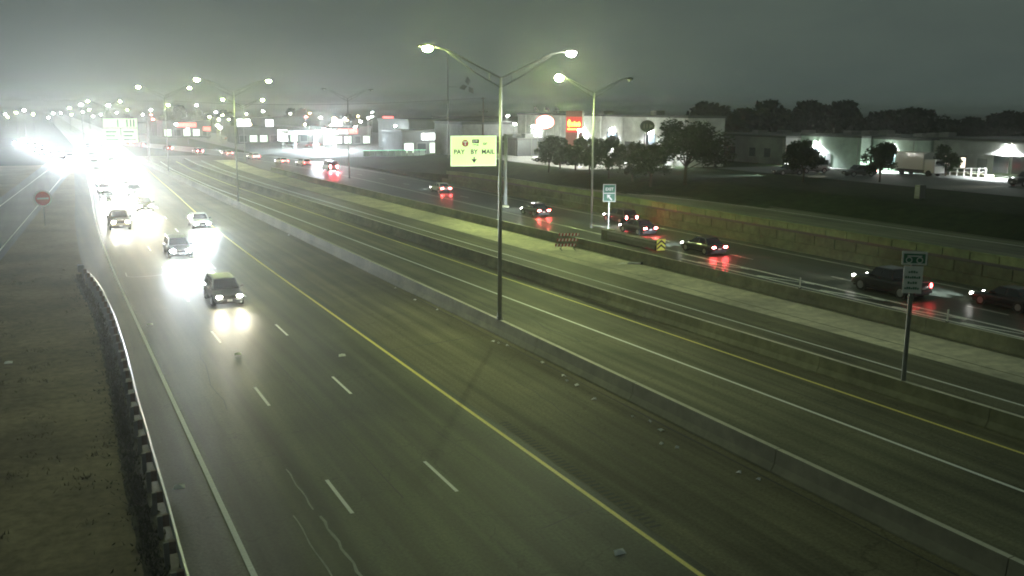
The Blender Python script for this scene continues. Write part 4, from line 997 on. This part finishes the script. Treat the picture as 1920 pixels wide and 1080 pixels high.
for x, y, z, wd, hh, mk, lb in ((63.4, 336.8, 6.7, 4.2, 2.6, 'signlw', 'glowing white box sign on a pole left of the retail strip'), (71.3, 332.9, 6.4, 2.4, 3.0, 'signlw', 'glowing white square sign on a pole beyond the fuel canopy'), (66.1, 290.8, 3.9, 2.8, 3.2, 'signlw', 'low glowing white sign board left of the bluish floodlights'),
                              (89.3, 312.8, 7.3, 3.4, 2.0, 'signlw', 'glowing white sign beside the dark lamp post'), (98.0, 286.2, 8.9, 3.2, 1.6, 'signlr', 'red and white glowing sign above the dark office block'), (56.5, 372, 4.0, 2.6, 1.4, 'signlr', 'small red glowing sign far left of the retail strip')):
    t = thing('pole_sign', lb, 'sign', (x, y, 0), R(-15), 'lit signs of the retail strip')
    MB().tube((0,0,0), (0,0,z - hh/2), .16, .16, 8).build('post', M['galvd'], t)
    MB().box(-wd/2-.1, wd/2+.1, -.2, .2, z - hh/2 - .1, z + hh/2 + .1).build('cabinet', M['bdark'], t)
    MB().box(-wd/2, wd/2, -.24, -.203, z - hh/2, z + hh/2).build('sign_face', M[mk], t)
hg = thing('lit_fence', 'low green-lit fence in front of the retail store', 'fence', (82, 236, 0))
for i in range(10): MB().box(-8 + i*1.7, -6.5 + i*1.7, -.04, .04, .1, 1.5).build('fence_panel', M['bteal'], hg)
MB().box(-8, 9, -.02, .06, 1.55, 1.62).build('top_rail', M['fenceglow'], hg)  # rail emission added in place of green light falling on the fence
LOTS = [(94.3, 321.5, 8.6), (104.9, 316.3, 7.9), (93.1, 266.3, 7.2), (93.7, 234.3, 8.4), (93.9, 225.0, 8.5), (113.6, 233.9, 10.5), (104.0, 210.3, 8.8), (102.0, 200.6, 9.2), (72.6, 275.6, 5.3), (73.2, 270.5, 6.2), (74.2, 268.2, 5.9), (88.6, 290.9, 6.4), (84.6, 304.0, 6.7)]
for i, (x, y, z) in enumerate(LOTS):
    fl = i in (8, 9, 10)
    pole_light('lot_lamp', 'blazing floodlight in the retail strip' if fl else 'white parking-lot lamp in the retail strip', x, y, z, 'flood' if fl else 'lensw', 'parking-lot lamps of the retail strip', size=1.9 if fl else 2.2 if i == 3 else 1.3, cat='lot lamp')
STR = [(-8.0, 472.5, 8.8), (-4.4, 426.0, 10.1), (8.0, 576.1, 7.7), (14.8, 528.1, 10.8), (13.8, 361.3, 12.5), (24.0, 612.8, 8.2), (24.5, 545.6, 9.8), (20.1, 324.7, 12.4), (47.7, 690.3, 7.3), (43.8, 558.4, 9.8), (59.0, 640.1, 6.5), (50.9, 510.3, 10.1), (46.6, 400.9, 12.6), (64.0, 448.0, 12.6), (60.5, 438.6, 5.9), (72.1, 466.3, 7.3), (72.7, 443.7, 6.4), (112.1, 480.0, 6.2), (60.3, 371.8, 5.3), (136.9, 512.4, 6.5), (126.2, 406.1, 6.2), (-1.5, 502.7, 7.9), (-15.2, 587.5, 7.0), (15.3, 750.9, 6.3), (20.7, 703.7, 5.9), (31.3, 653.8, 5.3), (39.4, 716.7, 5.7), (-15.4, 640, 4.9), (6.0, 620, 5.0)]
for i, (x, y, z) in enumerate(STR):
    pole_light('distant_street_lamp', 'tiny lit street lamp in the haze along the left horizon', x, y, z, 'farlensw' if i % 3 else 'farlens', 'street lamps on the left horizon', size=2.3)

M['ambl'] = em('amber_lamp', (1.0, .62, .22), 220); M['redl'] = em('red_lamp', (1.0, .12, .10), 160)
random.seed(33)
for i in range(26):
    y = random.uniform(300, 540); x = y * math.tan(R(random.uniform(5.5, 19.5))); k = ('ambl', 'farlensw', 'redl', 'farlensw', 'farlens')[i % 5]
    pole_light('distant_lamp', {'ambl': 'tiny amber lamp in the haze behind the retail strip', 'redl': 'tiny red lamp in the haze behind the retail strip'}.get(k, 'tiny white lamp in the haze behind the retail strip'), x, y, random.uniform(4.5, 10.5), k, 'small lamps behind the retail strip', g0=0, size=random.uniform(1.4, 2.2))

# ---------------------------------------------------------------- haze
hz = MB().box(-5000, 5000, -1500, 6000, -1.2, 25.5).build('haze', M['white'])
hm = bpy.data.materials.new('haze_air'); hm.use_nodes = True; n = hm.node_tree; n.nodes.clear()
ho = n.nodes.new('ShaderNodeOutputMaterial'); pv = n.nodes.new('ShaderNodeVolumePrincipled')
pv.inputs['Color'].default_value = (.985,1.0,.985,1); pv.inputs['Density'].default_value = 0.00048; pv.inputs['Anisotropy'].default_value = 0.84
n.links.new(pv.outputs[0], ho.inputs['Volume'])
hz.data.materials.clear(); hz.data.materials.append(hm); struct(hz, 'stuff')
